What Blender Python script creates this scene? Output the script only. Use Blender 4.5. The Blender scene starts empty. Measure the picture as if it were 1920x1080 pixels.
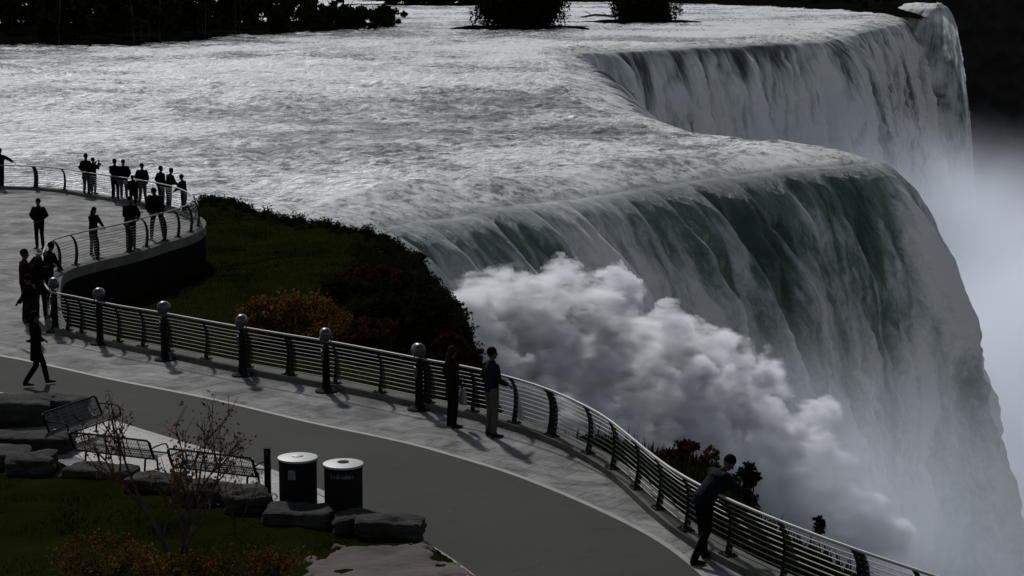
import bpy, bmesh, math, random
import numpy as np
from mathutils import Vector, Matrix, Euler
random.seed(7)
S = bpy.context.scene
C = S.collection
R = math.radians
# ------------------------------------------------------------------ camera, sky, sun, exposure
F = 3500.0                      # focal length in pixels of a 1920 wide frame
CAMH = 8.6
PITCH = math.atan(550 / F)      # horizon just above the top of the frame
cam_d = bpy.data.cameras.new('camera'); cam = bpy.data.objects.new('camera', cam_d); C.objects.link(cam)
cam_d.sensor_width = 36; cam_d.lens = 36 * F / 1920; cam_d.clip_end = 6000; cam_d.clip_start = 0.5
cam.location = (0, 0, CAMH); cam.rotation_euler = (math.pi / 2 - PITCH, 0, 0)
S.camera = cam
SUN_AZ = R(-19); SUN_EL = R(38)
w = bpy.data.worlds.new('World'); S.world = w; w.use_nodes = True
nt = w.node_tree; bg = nt.nodes['Background']
sky = nt.nodes.new('ShaderNodeTexSky'); sky.sky_type = 'NISHITA'; sky.sun_disc = False
sky.dust_density = .4; sky.air_density = .7; sky.ozone_density = .6; sky.sun_elevation = SUN_EL; sky.sun_rotation = SUN_AZ
hs = nt.nodes.new('ShaderNodeHueSaturation'); hs.inputs['Saturation'].default_value = .4; nt.links.new(sky.outputs[0], hs.inputs['Color'])
nt.links.new(hs.outputs[0], bg.inputs[0]); bg.inputs[1].default_value = 0.095
sun_d = bpy.data.lights.new('sun', 'SUN'); sun_d.energy = 3.8; sun_d.angle = R(3); sun_d.color = (1, .992, .98)
sun = bpy.data.objects.new('sun', sun_d); C.objects.link(sun)
sdir = Vector((math.sin(SUN_AZ) * math.cos(SUN_EL), math.cos(SUN_AZ) * math.cos(SUN_EL), math.sin(SUN_EL)))
sun.rotation_euler = sdir.to_track_quat('Z', 'Y').to_euler()
S.view_settings.view_transform = 'Standard'; S.view_settings.look = 'None'
S.view_settings.exposure = -0.15; S.view_settings.gamma = 1.0
S.render.engine = 'CYCLES'
S.cycles.max_bounces = 6; S.cycles.diffuse_bounces = 3; S.cycles.glossy_bounces = 2
S.cycles.transmission_bounces = 4; S.cycles.transparent_max_bounces = 8; S.cycles.volume_bounces = 2
S.cycles.volume_step_rate = 1.5; S.cycles.volume_max_steps = 128

# ------------------------------------------------------------------ geometry helpers
def ray(px, py):
    u = (px - 960) / F; v = -(py - 540) / F
    return Vector((u, math.cos(PITCH) + v * math.sin(PITCH), -math.sin(PITCH) + v * math.cos(PITCH)))
def at(px, py, z=0.0):
    d = ray(px, py); t = (z - CAMH) / d.z
    return Vector((d.x * t, d.y * t, z))
def atY(px, py, Y):
    d = ray(px, py); t = Y / d.y
    return Vector((d.x * t, Y, CAMH + d.z * t))
RZ0, RB = -1.6, 0.010           # river level near the brink and its slope upstream
def river_z(Y): return RZ0 + RB * max(0.0, Y - 130)
def at_river(px, py):
    p = at(px, py, RZ0)
    if p.y <= 130: return p
    d = ray(px, py); t = (RZ0 - RB * 130 - CAMH) / (d.z - RB * d.y)
    return Vector((d.x * t, d.y * t, CAMH + d.z * t))

def _h(ix, iy, iz, seed):
    n = (ix * 374761393 + iy * 668265263 + iz * 2147483647 * 3 + seed * 974634777) & 0xffffffff
    n = ((n ^ (n >> 13)) * 1274126177) & 0xffffffff
    n = (n ^ (n >> 16)) & 0xffffff
    return n.astype(np.float64) / 0xffffff
def vnoise(p, seed=0):
    """value noise of (N,2) or (N,3) points, -1..1"""
    p = np.asarray(p, float)
    i = np.floor(p).astype(np.int64); f = p - i
    f = f * f * f * (f * (f * 6 - 15) + 10)
    if p.shape[1] == 2:
        a = _h(i[:, 0], i[:, 1], 0 * i[:, 0], seed); b = _h(i[:, 0] + 1, i[:, 1], 0 * i[:, 0], seed)
        c = _h(i[:, 0], i[:, 1] + 1, 0 * i[:, 0], seed); d = _h(i[:, 0] + 1, i[:, 1] + 1, 0 * i[:, 0], seed)
        return ((a + (b - a) * f[:, 0]) * (1 - f[:, 1]) + (c + (d - c) * f[:, 0]) * f[:, 1]) * 2 - 1
    r = 0
    for dx in (0, 1):
        for dy in (0, 1):
            for dz in (0, 1):
                wt = (f[:, 0] if dx else 1 - f[:, 0]) * (f[:, 1] if dy else 1 - f[:, 1]) * (f[:, 2] if dz else 1 - f[:, 2])
                r = r + wt * _h(i[:, 0] + dx, i[:, 1] + dy, i[:, 2] + dz, seed)
    return r * 2 - 1
def fbm(p, octv=4, seed=0, gain=.5, lac=2.03, billow=False):
    p = np.asarray(p, float); a = 1.0; s = 0; t = 0
    for k in range(octv):
        n = vnoise(p, seed + k * 17)
        if billow: n = np.abs(n) * 2 - .6
        s = s + a * n; t += a; a *= gain; p = p * lac + 13.7
    return s / t

def np_mesh(name, V, Q, mat, parent=None, smooth=True, attrs=None, uv=None):
    V = np.asarray(V, np.float32); Q = np.asarray(Q, np.int32); k = Q.shape[1]
    me = bpy.data.meshes.new(name)
    me.vertices.add(len(V)); me.vertices.foreach_set('co', V.ravel())
    me.loops.add(Q.size); me.loops.foreach_set('vertex_index', Q.ravel())
    me.polygons.add(len(Q)); me.polygons.foreach_set('loop_start', np.arange(0, Q.size, k, dtype=np.int32))
    me.polygons.foreach_set('use_smooth', np.full(len(Q), smooth))
    me.update(calc_edges=True)
    for nm, a in (attrs or {}).items():
        at_ = me.attributes.new(nm, 'FLOAT', 'POINT'); at_.data.foreach_set('value', np.asarray(a, np.float32))
    if uv is not None:
        l = me.uv_layers.new(name='flow'); l.data.foreach_set('uv', np.asarray(uv, np.float32)[Q.ravel()].ravel())
    o = bpy.data.objects.new(name, me); C.objects.link(o)
    if mat: me.materials.append(mat)
    if parent: o.parent = parent
    return o
def grid_quads(nr, nc, mask=None):
    i = np.arange(nr * nc).reshape(nr, nc)
    q = np.stack([i[:-1, :-1], i[:-1, 1:], i[1:, 1:], i[1:, :-1]], -1).reshape(-1, 4)
    if mask is not None: q = q[mask[q].any(1)]
    return q
def compact(V, Q, *arrs):
    u, inv = np.unique(Q.ravel(), return_inverse=True)
    return (V[u], inv.reshape(Q.shape)) + tuple(a[u] for a in arrs)

def tag(o, label=None, cat=None, group=None, kind=None):
    if label: o['label'] = label
    if cat: o['category'] = cat
    if group: o['group'] = group
    if kind: o['kind'] = kind
    return o
def empty(name, loc, rz=0, label=None, cat=None, group=None):
    o = bpy.data.objects.new(name, None); C.objects.link(o)
    o.location = loc; o.rotation_euler = (0, 0, rz); o.empty_display_size = .2
    return tag(o, label, cat, group)
def copy_tree(o, parent=None):
    c = o.copy(); C.objects.link(c); c.parent = parent
    for ch in list(o.children): copy_tree(ch, c)
    return c

class MB:
    """collects shapes, links them as ONE mesh object"""
    def __init__(s): s.V = []; s.Fc = []
    def add(s, V, Fc):
        b = len(s.V); s.V += [tuple(v) for v in V]; s.Fc += [tuple(i + b for i in f) for f in Fc]
    def box(s, c, d, rz=0, bev=0.0, M=None):
        x, y, z = d[0] / 2, d[1] / 2, d[2] / 2
        m = M or (Matrix.Translation(Vector(c)) @ Matrix.Rotation(rz, 4, 'Z'))
        V = [m @ Vector(v) for v in ((-x, -y, -z), (x, -y, -z), (x, y, -z), (-x, y, -z), (-x, -y, z), (x, -y, z), (x, y, z), (-x, y, z))]
        s.add(V, [(0, 3, 2, 1), (4, 5, 6, 7), (0, 1, 5, 4), (1, 2, 6, 5), (2, 3, 7, 6), (3, 0, 4, 7)])
    def tube(s, pts, rad, n=8, cap=True, sq=1.0, up=None):
        """swept tube along pts, rad scalar or list of radii (or (a,b) ellipse radii)"""
        P = [Vector(p) for p in pts]; N = len(P)
        if not isinstance(rad, (list, tuple)): rad = [rad] * N
        rings = []; prev = None
        for i in range(N):
            t = (P[min(i + 1, N - 1)] - P[max(i - 1, 0)])
            if t.length < 1e-9: t = Vector((0, 0, 1))
            t.normalize()
            if prev is None:
                ref = Vector(up) if up else (Vector((1, 0, 0)) if abs(t.z) > .8 else Vector((0, 0, 1)))
                a = (ref - t * ref.dot(t)).normalized()
            else: a = (prev - t * prev.dot(t)).normalized()
            prev = a; b = t.cross(a)
            ra, rb = rad[i] if isinstance(rad[i], (list, tuple)) else (rad[i], rad[i])
            rings.append([P[i] + a * math.cos(2 * math.pi * k / n) * ra + b * math.sin(2 * math.pi * k / n) * rb for k in range(n)])
        V = [v for r in rings for v in r]; Fc = []
        for i in range(N - 1):
            for k in range(n):
                k2 = (k + 1) % n; Fc.append((i * n + k, i * n + k2, (i + 1) * n + k2, (i + 1) * n + k))
        if cap: Fc += [tuple(range(n))[::-1], tuple((N - 1) * n + k for k in range(n))]
        s.add(V, Fc)
    def ball(s, c, r, n=12, m=8, M=None):
        c = Vector(c); r = (r, r, r) if not isinstance(r, (tuple, list)) else r
        V = [(0, 0, r[2])]; Fc = []
        for i in range(1, m):
            for k in range(n):
                a = math.pi * i / m; b = 2 * math.pi * k / n
                V.append((r[0] * math.sin(a) * math.cos(b), r[1] * math.sin(a) * math.sin(b), r[2] * math.cos(a)))
        V.append((0, 0, -r[2])); L = len(V) - 1
        for k in range(n):
            k2 = (k + 1) % n; Fc.append((0, 1 + k, 1 + k2)); Fc.append((L, 1 + (m - 2) * n + k2, 1 + (m - 2) * n + k))
            for i in range(m - 2): Fc.append((1 + i * n + k, 1 + (i + 1) * n + k, 1 + (i + 1) * n + k2, 1 + i * n + k2))
        s.add([c + (M @ Vector(v) if M else Vector(v)) for v in V], Fc)
    def lathe(s, prof, c=(0, 0, 0), n=32):
        c = Vector(c); V = []; Fc = []
        for r, z in prof:
            for k in range(n): V.append(c + Vector((r * math.cos(2 * math.pi * k / n), r * math.sin(2 * math.pi * k / n), z)))
        for i in range(len(prof) - 1):
            for k in range(n):
                k2 = (k + 1) % n; Fc.append((i * n + k, i * n + k2, (i + 1) * n + k2, (i + 1) * n + k))
        Fc += [tuple(range(n))[::-1], tuple((len(prof) - 1) * n + k for k in range(n))]
        s.add(V, Fc)
    def build(s, name, mat, parent=None, smooth=True, ang=40, bevel=0):
        me = bpy.data.meshes.new(name); me.from_pydata(s.V, [], s.Fc); me.update()
        if mat: me.materials.append(mat)
        o = bpy.data.objects.new(name, me); C.objects.link(o)
        if parent: o.parent = parent
        if smooth:
            me.polygons.foreach_set('use_smooth', [True] * len(me.polygons))
            me.set_sharp_from_angle(angle=R(ang))
        if bevel:
            b = o.modifiers.new('bevel', 'BEVEL'); b.width = bevel; b.segments = 2; b.limit_method = 'ANGLE'
        return o
def smooth_line(P, it=3, closed=False):
    P = [Vector(p) for p in P]
    for _ in range(it):
        Q = [P[0]] if not closed else []
        for i in range(len(P) - (0 if closed else 1)):
            a, b = P[i], P[(i + 1) % len(P)]; Q += [a * .75 + b * .25, a * .25 + b * .75]
        if not closed: Q.append(P[-1])
        P = Q
    return P
def resample(P, ds):
    A = np.array([tuple(p) for p in P]); L = np.r_[0, np.cumsum(np.linalg.norm(np.diff(A, axis=0), axis=1))]
    n = max(2, int(L[-1] / ds) + 1); s = np.linspace(0, L[-1], n)
    return np.stack([np.interp(s, L, A[:, k]) for k in range(A.shape[1])], 1), s
def offset_line(P, d):
    """P (N,2+) shifted by d to its right"""
    A = np.array([tuple(p) for p in P], float); T = np.gradient(A[:, :2], axis=0)
    T /= np.linalg.norm(T, axis=1, keepdims=True) + 1e-9
    B = A.copy(); B[:, 0] += T[:, 1] * d; B[:, 1] += -T[:, 0] * d
    return B
def poly_sd(pts, poly):
    """signed distance of (N,2) pts to a closed polygon, negative inside"""
    P = np.asarray(poly, float)[:, :2]; n = len(P); d = np.full(len(pts), 1e9); ins = np.zeros(len(pts), bool)
    for i in range(n):
        a, b = P[i], P[(i + 1) % n]; e = b - a; wv = pts - a
        t = np.clip((wv @ e) / (e @ e + 1e-12), 0, 1); q = wv - t[:, None] * e
        d = np.minimum(d, (q ** 2).sum(1))
        c = (a[1] > pts[:, 1]) != (b[1] > pts[:, 1])
        xx = (b[0] - a[0]) * (pts[:, 1] - a[1]) / (b[1] - a[1] + 1e-12) + a[0]
        ins ^= c & (pts[:, 0] < xx)
    return np.sqrt(d) * np.where(ins, -1, 1)
def line_sd(pts, line):
    """signed distance to an open polyline, positive on its right"""
    P = np.asarray(line, float)[:, :2]; best = np.full(len(pts), 1e18); sg = np.ones(len(pts))
    for i in range(len(P) - 1):
        a, b = P[i], P[i + 1]; e = b - a; wv = pts - a
        t = np.clip((wv @ e) / (e @ e + 1e-12), 0, 1); q = wv - t[:, None] * e; dd = (q ** 2).sum(1)
        cr = e[0] * wv[:, 1] - e[1] * wv[:, 0]
        m = dd < best - 1e-9; best = np.where(m, dd, best); sg = np.where(m, np.where(cr < 0, 1, -1), sg)
    return np.sqrt(best) * sg

# ------------------------------------------------------------------ materials
def mat(name, col=(.5, .5, .5), rough=.6, metal=0, spec=.5):
    m = bpy.data.materials.new(name); m.use_nodes = True; b = m.node_tree.nodes['Principled BSDF']
    b.inputs['Base Color'].default_value = (*col, 1); b.inputs['Roughness'].default_value = rough
    b.inputs['Metallic'].default_value = metal; b.inputs['Specular IOR Level'].default_value = spec
    return m
class NT:
    def __init__(s, m): s.t = m.node_tree; s.b = s.t.nodes['Principled BSDF']
    def n(s, ty, **k):
        x = s.t.nodes.new('ShaderNode' + ty)
        for a, v in k.items(): setattr(x, a, v)
        return x
    def l(s, a, b): s.t.links.new(a, b)
    def coord(s, scale=(1, 1, 1), src='Object', rot=0):
        c = s.n('TexCoord'); mp = s.n('Mapping'); mp.inputs['Scale'].default_value = scale; mp.inputs['Rotation'].default_value = (0, 0, rot)
        s.l(c.outputs[src], mp.inputs[0]); return mp.outputs[0]
    def noise(s, vec, scale, detail=5, rough=.6, dist=0):
        x = s.n('TexNoise'); x.inputs['Scale'].default_value = scale; x.inputs['Detail'].default_value = detail
        x.inputs['Roughness'].default_value = rough; x.inputs['Distortion'].default_value = dist
        s.l(vec, x.inputs['Vector']); return x.outputs['Fac']
    def ramp(s, fac, stops):
        r = s.n('ValToRGB'); e = r.color_ramp.elements
        while len(e) > 1: e.remove(e[-1])
        for i, (p, c) in enumerate(stops):
            el = e[0] if i == 0 else e.new(p)
            el.position = p; c = c if isinstance(c, (tuple, list)) else (c, c, c); el.color = (*c, 1)
        s.l(fac, r.inputs[0]); return r.outputs[0]
    def mix(s, f, a, b, mode='MIX'):
        x = s.n('Mix'); x.data_type = 'RGBA'; x.blend_type = mode
        for v, i in ((f, 0), (a, 6), (b, 7)):
            if isinstance(v, (int, float)): x.inputs[i].default_value = v
            elif isinstance(v, tuple): x.inputs[i].default_value = (*v, 1)
            else: s.l(v, x.inputs[i])
        return x.outputs[2]
    def math(s, op, a, b=None):
        x = s.n('Math'); x.operation = op
        for v, i in ((a, 0), (b, 1)):
            if v is None: continue
            if isinstance(v, (int, float)): x.inputs[i].default_value = v
            else: s.l(v, x.inputs[i])
        return x.outputs[0]
    def bump(s, h, strength=.5, dist=.1, nrm=None):
        x = s.n('Bump'); x.inputs['Strength'].default_value = strength; x.inputs['Distance'].default_value = dist
        s.l(h, x.inputs['Height'])
        if nrm is not None: s.l(nrm, x.inputs['Normal'])
        s.l(x.outputs[0], s.b.inputs['Normal']); return x.outputs[0]
    def attr(s, name):
        x = s.n('Attribute'); x.attribute_name = name; return x.outputs['Fac']
def noisy(name, c1, c2, scale=3, rough=.8, bump=.3, bd=.02, metal=0, spec=.4, detail=6, bscale=None):
    m = mat(name, c1, rough, metal, spec); t = NT(m); v = t.coord()
    f = t.noise(v, scale, detail); t.l(t.ramp(f, [(.3, c1), (.7, c2)]), t.b.inputs['Base Color'])
    if bump: t.bump(t.noise(v, bscale or scale * 6, 6), bump, bd)
    return m

M = {}
# river: turbulent aerated water, foam from an attribute + texture
RIVER_STOPS = [(.40, (.028, .030, .029)), (.45, (.09, .094, .09)), (.49, (.34, .345, .335)), (.525, (.70, .70, .69)), (.58, (.93, .93, .92))]
def make_river():
    m = mat('river_water', (.2, .21, .2), .3); t = NT(m); v = t.coord((1.0, .8, 1))
    f = t.noise(v, 1.35, 8, .76, .3); f2 = t.noise(v, .16, 5, .6, .5)
    v3 = t.coord((.6, .7, 1)); f3 = t.noise(v3, .42, 4, .6, .6)
    a = t.math('ADD', t.math('ADD', t.math('MULTIPLY', f, .60), t.math('MULTIPLY', f2, .22)), t.math('MULTIPLY', f3, .18))
    vb = t.coord((.5, 1, 1)); bands = t.ramp(t.noise(vb, .11, 5, .6, .8), [(.52, 0), (.66, 1)]); a = t.math('SUBTRACT', a, t.math('MULTIPLY', bands, .045))
    a = t.math('ADD', a, t.math('MULTIPLY', t.attr('foam'), .16)); a = t.math('ADD', a, .035)
    col = t.ramp(a, RIVER_STOPS)
    t.l(col, t.b.inputs['Base Color'])
    t.l(t.ramp(a, [(.4, .2), (.75, .45)]), t.b.inputs['Roughness'])
    t.b.inputs['IOR'].default_value = 1.33
    rn = t.n('TexNoise'); rn.noise_type = 'RIDGED_MULTIFRACTAL'; rn.inputs['Scale'].default_value = .9; rn.inputs['Detail'].default_value = 6; rn.inputs['Roughness'].default_value = .6; rn.inputs['Distortion'].default_value = .15
    t.l(v, rn.inputs['Vector']); t.bump(t.math('ADD', t.noise(v, 1.1, 5, .7, .2), t.math('MULTIPLY', rn.outputs['Fac'], .35)), 1.0, 2.4)
    return m
M['river'] = make_river()
def make_fall(name, green=(.052, .092, .072), k1=(2.6, .42, 1), k2=(1.6, .9, 1), mid=(.18, .25, .215)):
    m = mat(name, (.5, .5, .5), .35); t = NT(m)
    u = t.coord((1, 1, 1), 'UV')
    mp = t.n('Mapping'); mp.inputs['Scale'].default_value = k1; t.l(u, mp.inputs[0])
    st = t.noise(mp.outputs[0], 1.0, 8, .68, .5)
    mp2 = t.n('Mapping'); mp2.inputs['Scale'].default_value = k2; t.l(u, mp2.inputs[0])
    st2 = t.noise(mp2.outputs[0], 1.5, 8, .7, 1.0)
    fo = t.attr('foam')
    ov = t.coord((1.0, .8, 1)); rf = t.math('ADD', t.math('MULTIPLY', t.noise(ov, 1.35, 8, .76, .3), .62), t.math('MULTIPLY', t.noise(ov, .16, 5, .6, .5), .38))
    rf = t.math('ADD', rf, .03); rcol = t.ramp(rf, RIVER_STOPS)
    a = t.math('ADD', fo, t.math('MULTIPLY', t.math('SUBTRACT', st, .5), .8))
    a = t.math('ADD', a, t.math('MULTIPLY', t.math('SUBTRACT', st2, .5), .5))
    col = t.ramp(a, [(.12, green), (.36, mid), (.54, (.48, .53, .53)), (.80, (.88, .89, .90))])
    col = t.mix(t.attr('level'), col, rcol)
    t.l(col, t.b.inputs['Base Color'])
    t.l(t.ramp(a, [(.2, .28), (.7, .7)]), t.b.inputs['Roughness'])
    h = t.math('ADD', st, st2)
    t.bump(h, .8, .35)
    # thin water lets light through: mix in a translucent lobe
    tr = t.n('BsdfTranslucent'); t.l(col, tr.inputs[0])
    mx = t.n('MixShader'); mx.inputs[0].default_value = .42
    t.l(t.b.outputs[0], mx.inputs[1]); t.l(tr.outputs[0], mx.inputs[2]); t.l(mx.outputs[0], t.t.nodes['Material Output'].inputs[0])
    return m
M['fall'] = make_fall('falling_water')
M['fall_far'] = make_fall('falling_water_far', (.035, .042, .048), (1.3, .05, 1), (2.2, .16, 1), (.15, .17, .185))
def make_spray():
    m = mat('spray', (.86, .88, .92), 1.0, spec=0); t = NT(m)
    tr = t.n('BsdfTranslucent'); tr.inputs[0].default_value = (.86, .88, .92, 1)
    mx = t.n('MixShader'); mx.inputs[0].default_value = .45
    t.l(t.b.outputs[0], mx.inputs[1]); t.l(tr.outputs[0], mx.inputs[2]); t.l(mx.outputs[0], t.t.nodes['Material Output'].inputs[0])
    return m
M['spray'] = make_spray()

def make_asphalt():
    m = mat('asphalt', (.06, .058, .052), .95, spec=.08); t = NT(m); v = t.coord()
    f = t.noise(v, .35, 6, .6); g = t.noise(v, 40, 3, .6)
    c = t.ramp(f, [(.3, (.028, .0275, .025)), (.7, (.040, .039, .0355))])
    c = t.mix(t.ramp(t.noise(v, .9, 7, .75, 1.5), [(.56, 0), (.66, .5)]), c, (.011, .0105, .009))
    c = t.mix(.35, c, t.ramp(g, [(.35, (.020, .0195, .018)), (.7, (.052, .051, .047))])); t.l(c, t.b.inputs['Base Color'])
    t.bump(g, .4, .004); return m
M['asphalt'] = make_asphalt()
def make_paving():
    m = mat('paving', (.3, .29, .27), .55, spec=.4); t = NT(m); v = t.coord(rot=R(34))
    b = t.n('TexBrick'); b.inputs['Scale'].default_value = 1.0; b.inputs['Brick Width'].default_value = .9; b.inputs['Row Height'].default_value = .6
    b.inputs['Mortar Size'].default_value = .012; b.inputs['Color1'].default_value = (.102, .099, .095, 1); b.inputs['Color2'].default_value = (.140, .136, .130, 1)
    b.inputs['Mortar'].default_value = (.05, .048, .045, 1); t.l(v, b.inputs[0])
    st = t.ramp(t.noise(v, .7, 9, .75, 1.2), [(.36, .3), (.46, .7), (.54, 1.1), (.66, 1.45)])
    c = t.mix(1.0, b.outputs[0], st, 'MULTIPLY'); t.l(c, t.b.inputs['Base Color'])
    t.l(t.ramp(t.noise(v, .8, 5), [(.35, .75), (.65, .95)]), t.b.inputs['Roughness']); t.b.inputs['Specular IOR Level'].default_value = .12
    t.bump(t.noise(v, 8, 5), .25, .01); return m
M['paving'] = make_paving()
def make_setts():
    m = mat('small_paving', (.35, .34, .31), .7, spec=.3); t = NT(m); v = t.coord(rot=R(-20))
    b = t.n('TexBrick'); b.inputs['Scale'].default_value = 1.0; b.inputs['Brick Width'].default_value = .3; b.inputs['Row Height'].default_value = .2
    b.inputs['Mortar Size'].default_value = .014; b.inputs['Color1'].default_value = (.20, .195, .18, 1); b.inputs['Color2'].default_value = (.15, .145, .135, 1)
    b.inputs['Mortar'].default_value = (.10, .095, .085, 1); t.l(v, b.inputs[0])
    c = t.mix(1.0, b.outputs[0], t.ramp(t.noise(v, 1.2, 7, .7), [(.3, .5), (.6, 1.0)]), 'MULTIPLY'); t.l(c, t.b.inputs['Base Color'])
    t.bump(t.noise(v, 10, 5), .3, .01); return m
M['setts'] = make_setts()
M['edging'] = noisy('pale_edging', (.11, .108, .10), (.16, .157, .148), 2.5, .75, .2)
M['concrete'] = noisy('concrete', (.05, .048, .042), (.10, .096, .085), 1.6, .95, .3, spec=.08)
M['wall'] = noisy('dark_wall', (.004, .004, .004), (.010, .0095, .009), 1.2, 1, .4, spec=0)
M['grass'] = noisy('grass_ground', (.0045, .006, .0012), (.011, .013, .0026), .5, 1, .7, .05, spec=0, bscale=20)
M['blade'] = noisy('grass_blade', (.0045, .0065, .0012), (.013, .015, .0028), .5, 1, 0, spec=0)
M['dirt'] = noisy('dirt', (.010, .007, .005), (.055, .038, .030), 1.6, .95, .5, .03)
M['soil'] = noisy('dark_soil', (.002, .002, .0015), (.005, .0045, .003), 1.5, 1.0, .6, .1, spec=0)
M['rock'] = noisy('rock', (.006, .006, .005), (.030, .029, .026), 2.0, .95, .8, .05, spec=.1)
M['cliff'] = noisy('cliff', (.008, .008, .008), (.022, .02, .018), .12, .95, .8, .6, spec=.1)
M['steel'] = noisy('rail_steel', (.13, .135, .125), (.19, .19, .18), 4, .6, .05, metal=.2, spec=.3)
M['post'] = noisy('post_paint', (.007, .009, .006), (.014, .016, .011), 4, .8, .05, spec=.05)
M['black'] = noisy('black_paint', (.004, .004, .004), (.008, .008, .008), 3, .8, .1, spec=.05)
M['silver'] = noisy('silver_paint', (.014, .0145, .016), (.03, .031, .033), 6, .4, .05, metal=.1)
M['lid'] = noisy('grey_lid', (.14, .14, .135), (.20, .20, .19), 5, .5, .1)
M['mesh'] = noisy('bench_mesh', (.04, .041, .038), (.075, .075, .07), 7, .6, .1)
M['bark'] = noisy('bark', (.020, .016, .013), (.055, .044, .036), 5, .95, .6, spec=.05)
M['skin'] = mat('skin', (.05, .028, .02), .7, spec=.1)
M['hair'] = noisy('hair', (.002, .0016, .0014), (.005, .004, .003), 20, .9, .3, spec=.02)
M['shoe'] = mat('shoe_leather', (.003, .003, .003), .6, spec=.1)
def leafmat(name, a, b, tl=.35):
    m = mat(name, a, .9, spec=.0); t = NT(m); g = t.n('NewGeometry')
    c = t.ramp(g.outputs['Random Per Island'], [(0, a), (1, b)]); t.l(c, t.b.inputs['Base Color'])
    tr = t.n('BsdfTranslucent'); t.l(c, tr.inputs[0]); mx = t.n('MixShader'); mx.inputs[0].default_value = tl
    t.l(t.b.outputs[0], mx.inputs[1]); t.l(tr.outputs[0], mx.inputs[2]); t.l(mx.outputs[0], t.t.nodes['Material Output'].inputs[0])
    return m
M['leaf_dark'] = leafmat('dark_leaf', (.004, .005, .002), (.017, .016, .005), .15)
M['leaf_green'] = leafmat('green_leaf', (.005, .008, .002), (.018, .018, .004), .25)
M['leaf_gold'] = leafmat('golden_leaf', (.02, .012, .003), (.095, .05, .011), .4)
M['leaf_rust'] = leafmat('rust_leaf', (.010, .005, .002), (.042, .018, .006), .3)
M['leaf_mute'] = leafmat('muted_leaf', (.022, .011, .005), (.085, .045, .018), .35)
_cl = {}
def cloth(c, r=.85):
    k = tuple(c)
    if k not in _cl:
        _cl[k] = noisy('cloth_%d' % len(_cl), tuple(x * .25 for x in c), tuple(x * .42 for x in c), 9, r, .3, .01, spec=.03)
    return _cl[k]
#@@PART2
# ------------------------------------------------------------------ the brink of the falls (world coordinates, gorge on its right)
near_px = [(660, 408), (700, 397), (770, 383), (860, 371), (950, 356), (1050, 343), (1150, 330), (1250, 316), (1350, 303), (1450, 293), (1540, 286), (1590, 283), (1624, 281),
           (1638, 277), (1628, 272), (1595, 266), (1560, 262), (1500, 257), (1400, 252), (1345, 245), (1270, 220), (1215, 203), (1190, 196)]
far_px = [(1190, 196), (1165, 172), (1135, 150), (1108, 122), (1085, 100), (1068, 92), (1080, 88.5), (1140, 86), (1250, 82), (1330, 78.5), (1400, 76), (1480, 72), (1510, 69), (1530, 69), (1560, 63),
          (1620, 51), (1660, 42), (1684, 36), (1690, 31), (1684, 26), (1660, 21)]
near_b = smooth_line([Vector((-22, 52, RZ0))] + [at_river(*p) for p in near_px], 2)
far_b = smooth_line([at_river(*p) for p in far_px], 2)
brink = [tuple(p)[:2] for p in near_b] + [tuple(p)[:2] for p in far_b]
end = np.array(brink[-1]); brink_ext = brink + [tuple(end + np.array((14, 60))), tuple(end + np.array((40, 900)))]

# ------------------------------------------------------------------ river
def wave_h(x, y):
    p = np.stack([x * .9, y * .7], 1)
    amp = np.clip(.6 + .4 * fbm(p / 26, 3, 31), .2, 1.2)
    h = .42 * fbm(p / 5.5, 3, 3, billow=True) + .34 * fbm(p / 1.9, 3, 9) + .15 * fbm(p / .75, 2, 21)
    big = .5 * fbm(p / 17 + .25 * fbm(p / 30, 2, 77)[:, None], 3, 41)
    return (h + big) * amp
def build_river():
    nr, nc = 900, 1250
    Yv = 46 * (1250 / 46) ** (np.linspace(0, 1, nr)); uv_ = np.linspace(-.52, .30, nc)
    U, Y = np.meshgrid(uv_, Yv); X = U * Y; x, y = X.ravel(), Y.ravel()
    step = max(1, 1)
    sd = line_sd(np.stack([x, y], 1)[::step], np.array(brink_ext)[::3])
    z = RZ0 + RB * np.maximum(0, y - 130) + wave_h(x, y)
    z -= np.clip((sd + 5) / 3, 0, 1.3) * 1.0
    foam = fbm(np.stack([x / 30, y / 34], 1), 4, 61) + .4 * fbm(np.stack([x / 8, y / 9], 1), 3, 68)
    keep = sd < -2.2
    Q = grid_quads(nr, nc); Q = Q[keep[Q].all(1)]
    V, Q, fo = compact(np.stack([x, y, z], 1), Q, foam)
    o = np_mesh('river', V, Q, M['river'], attrs={'foam': fo})
    tag(o, 'broad river of rough grey water running to the brink', kind='structure')
build_river()

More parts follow.
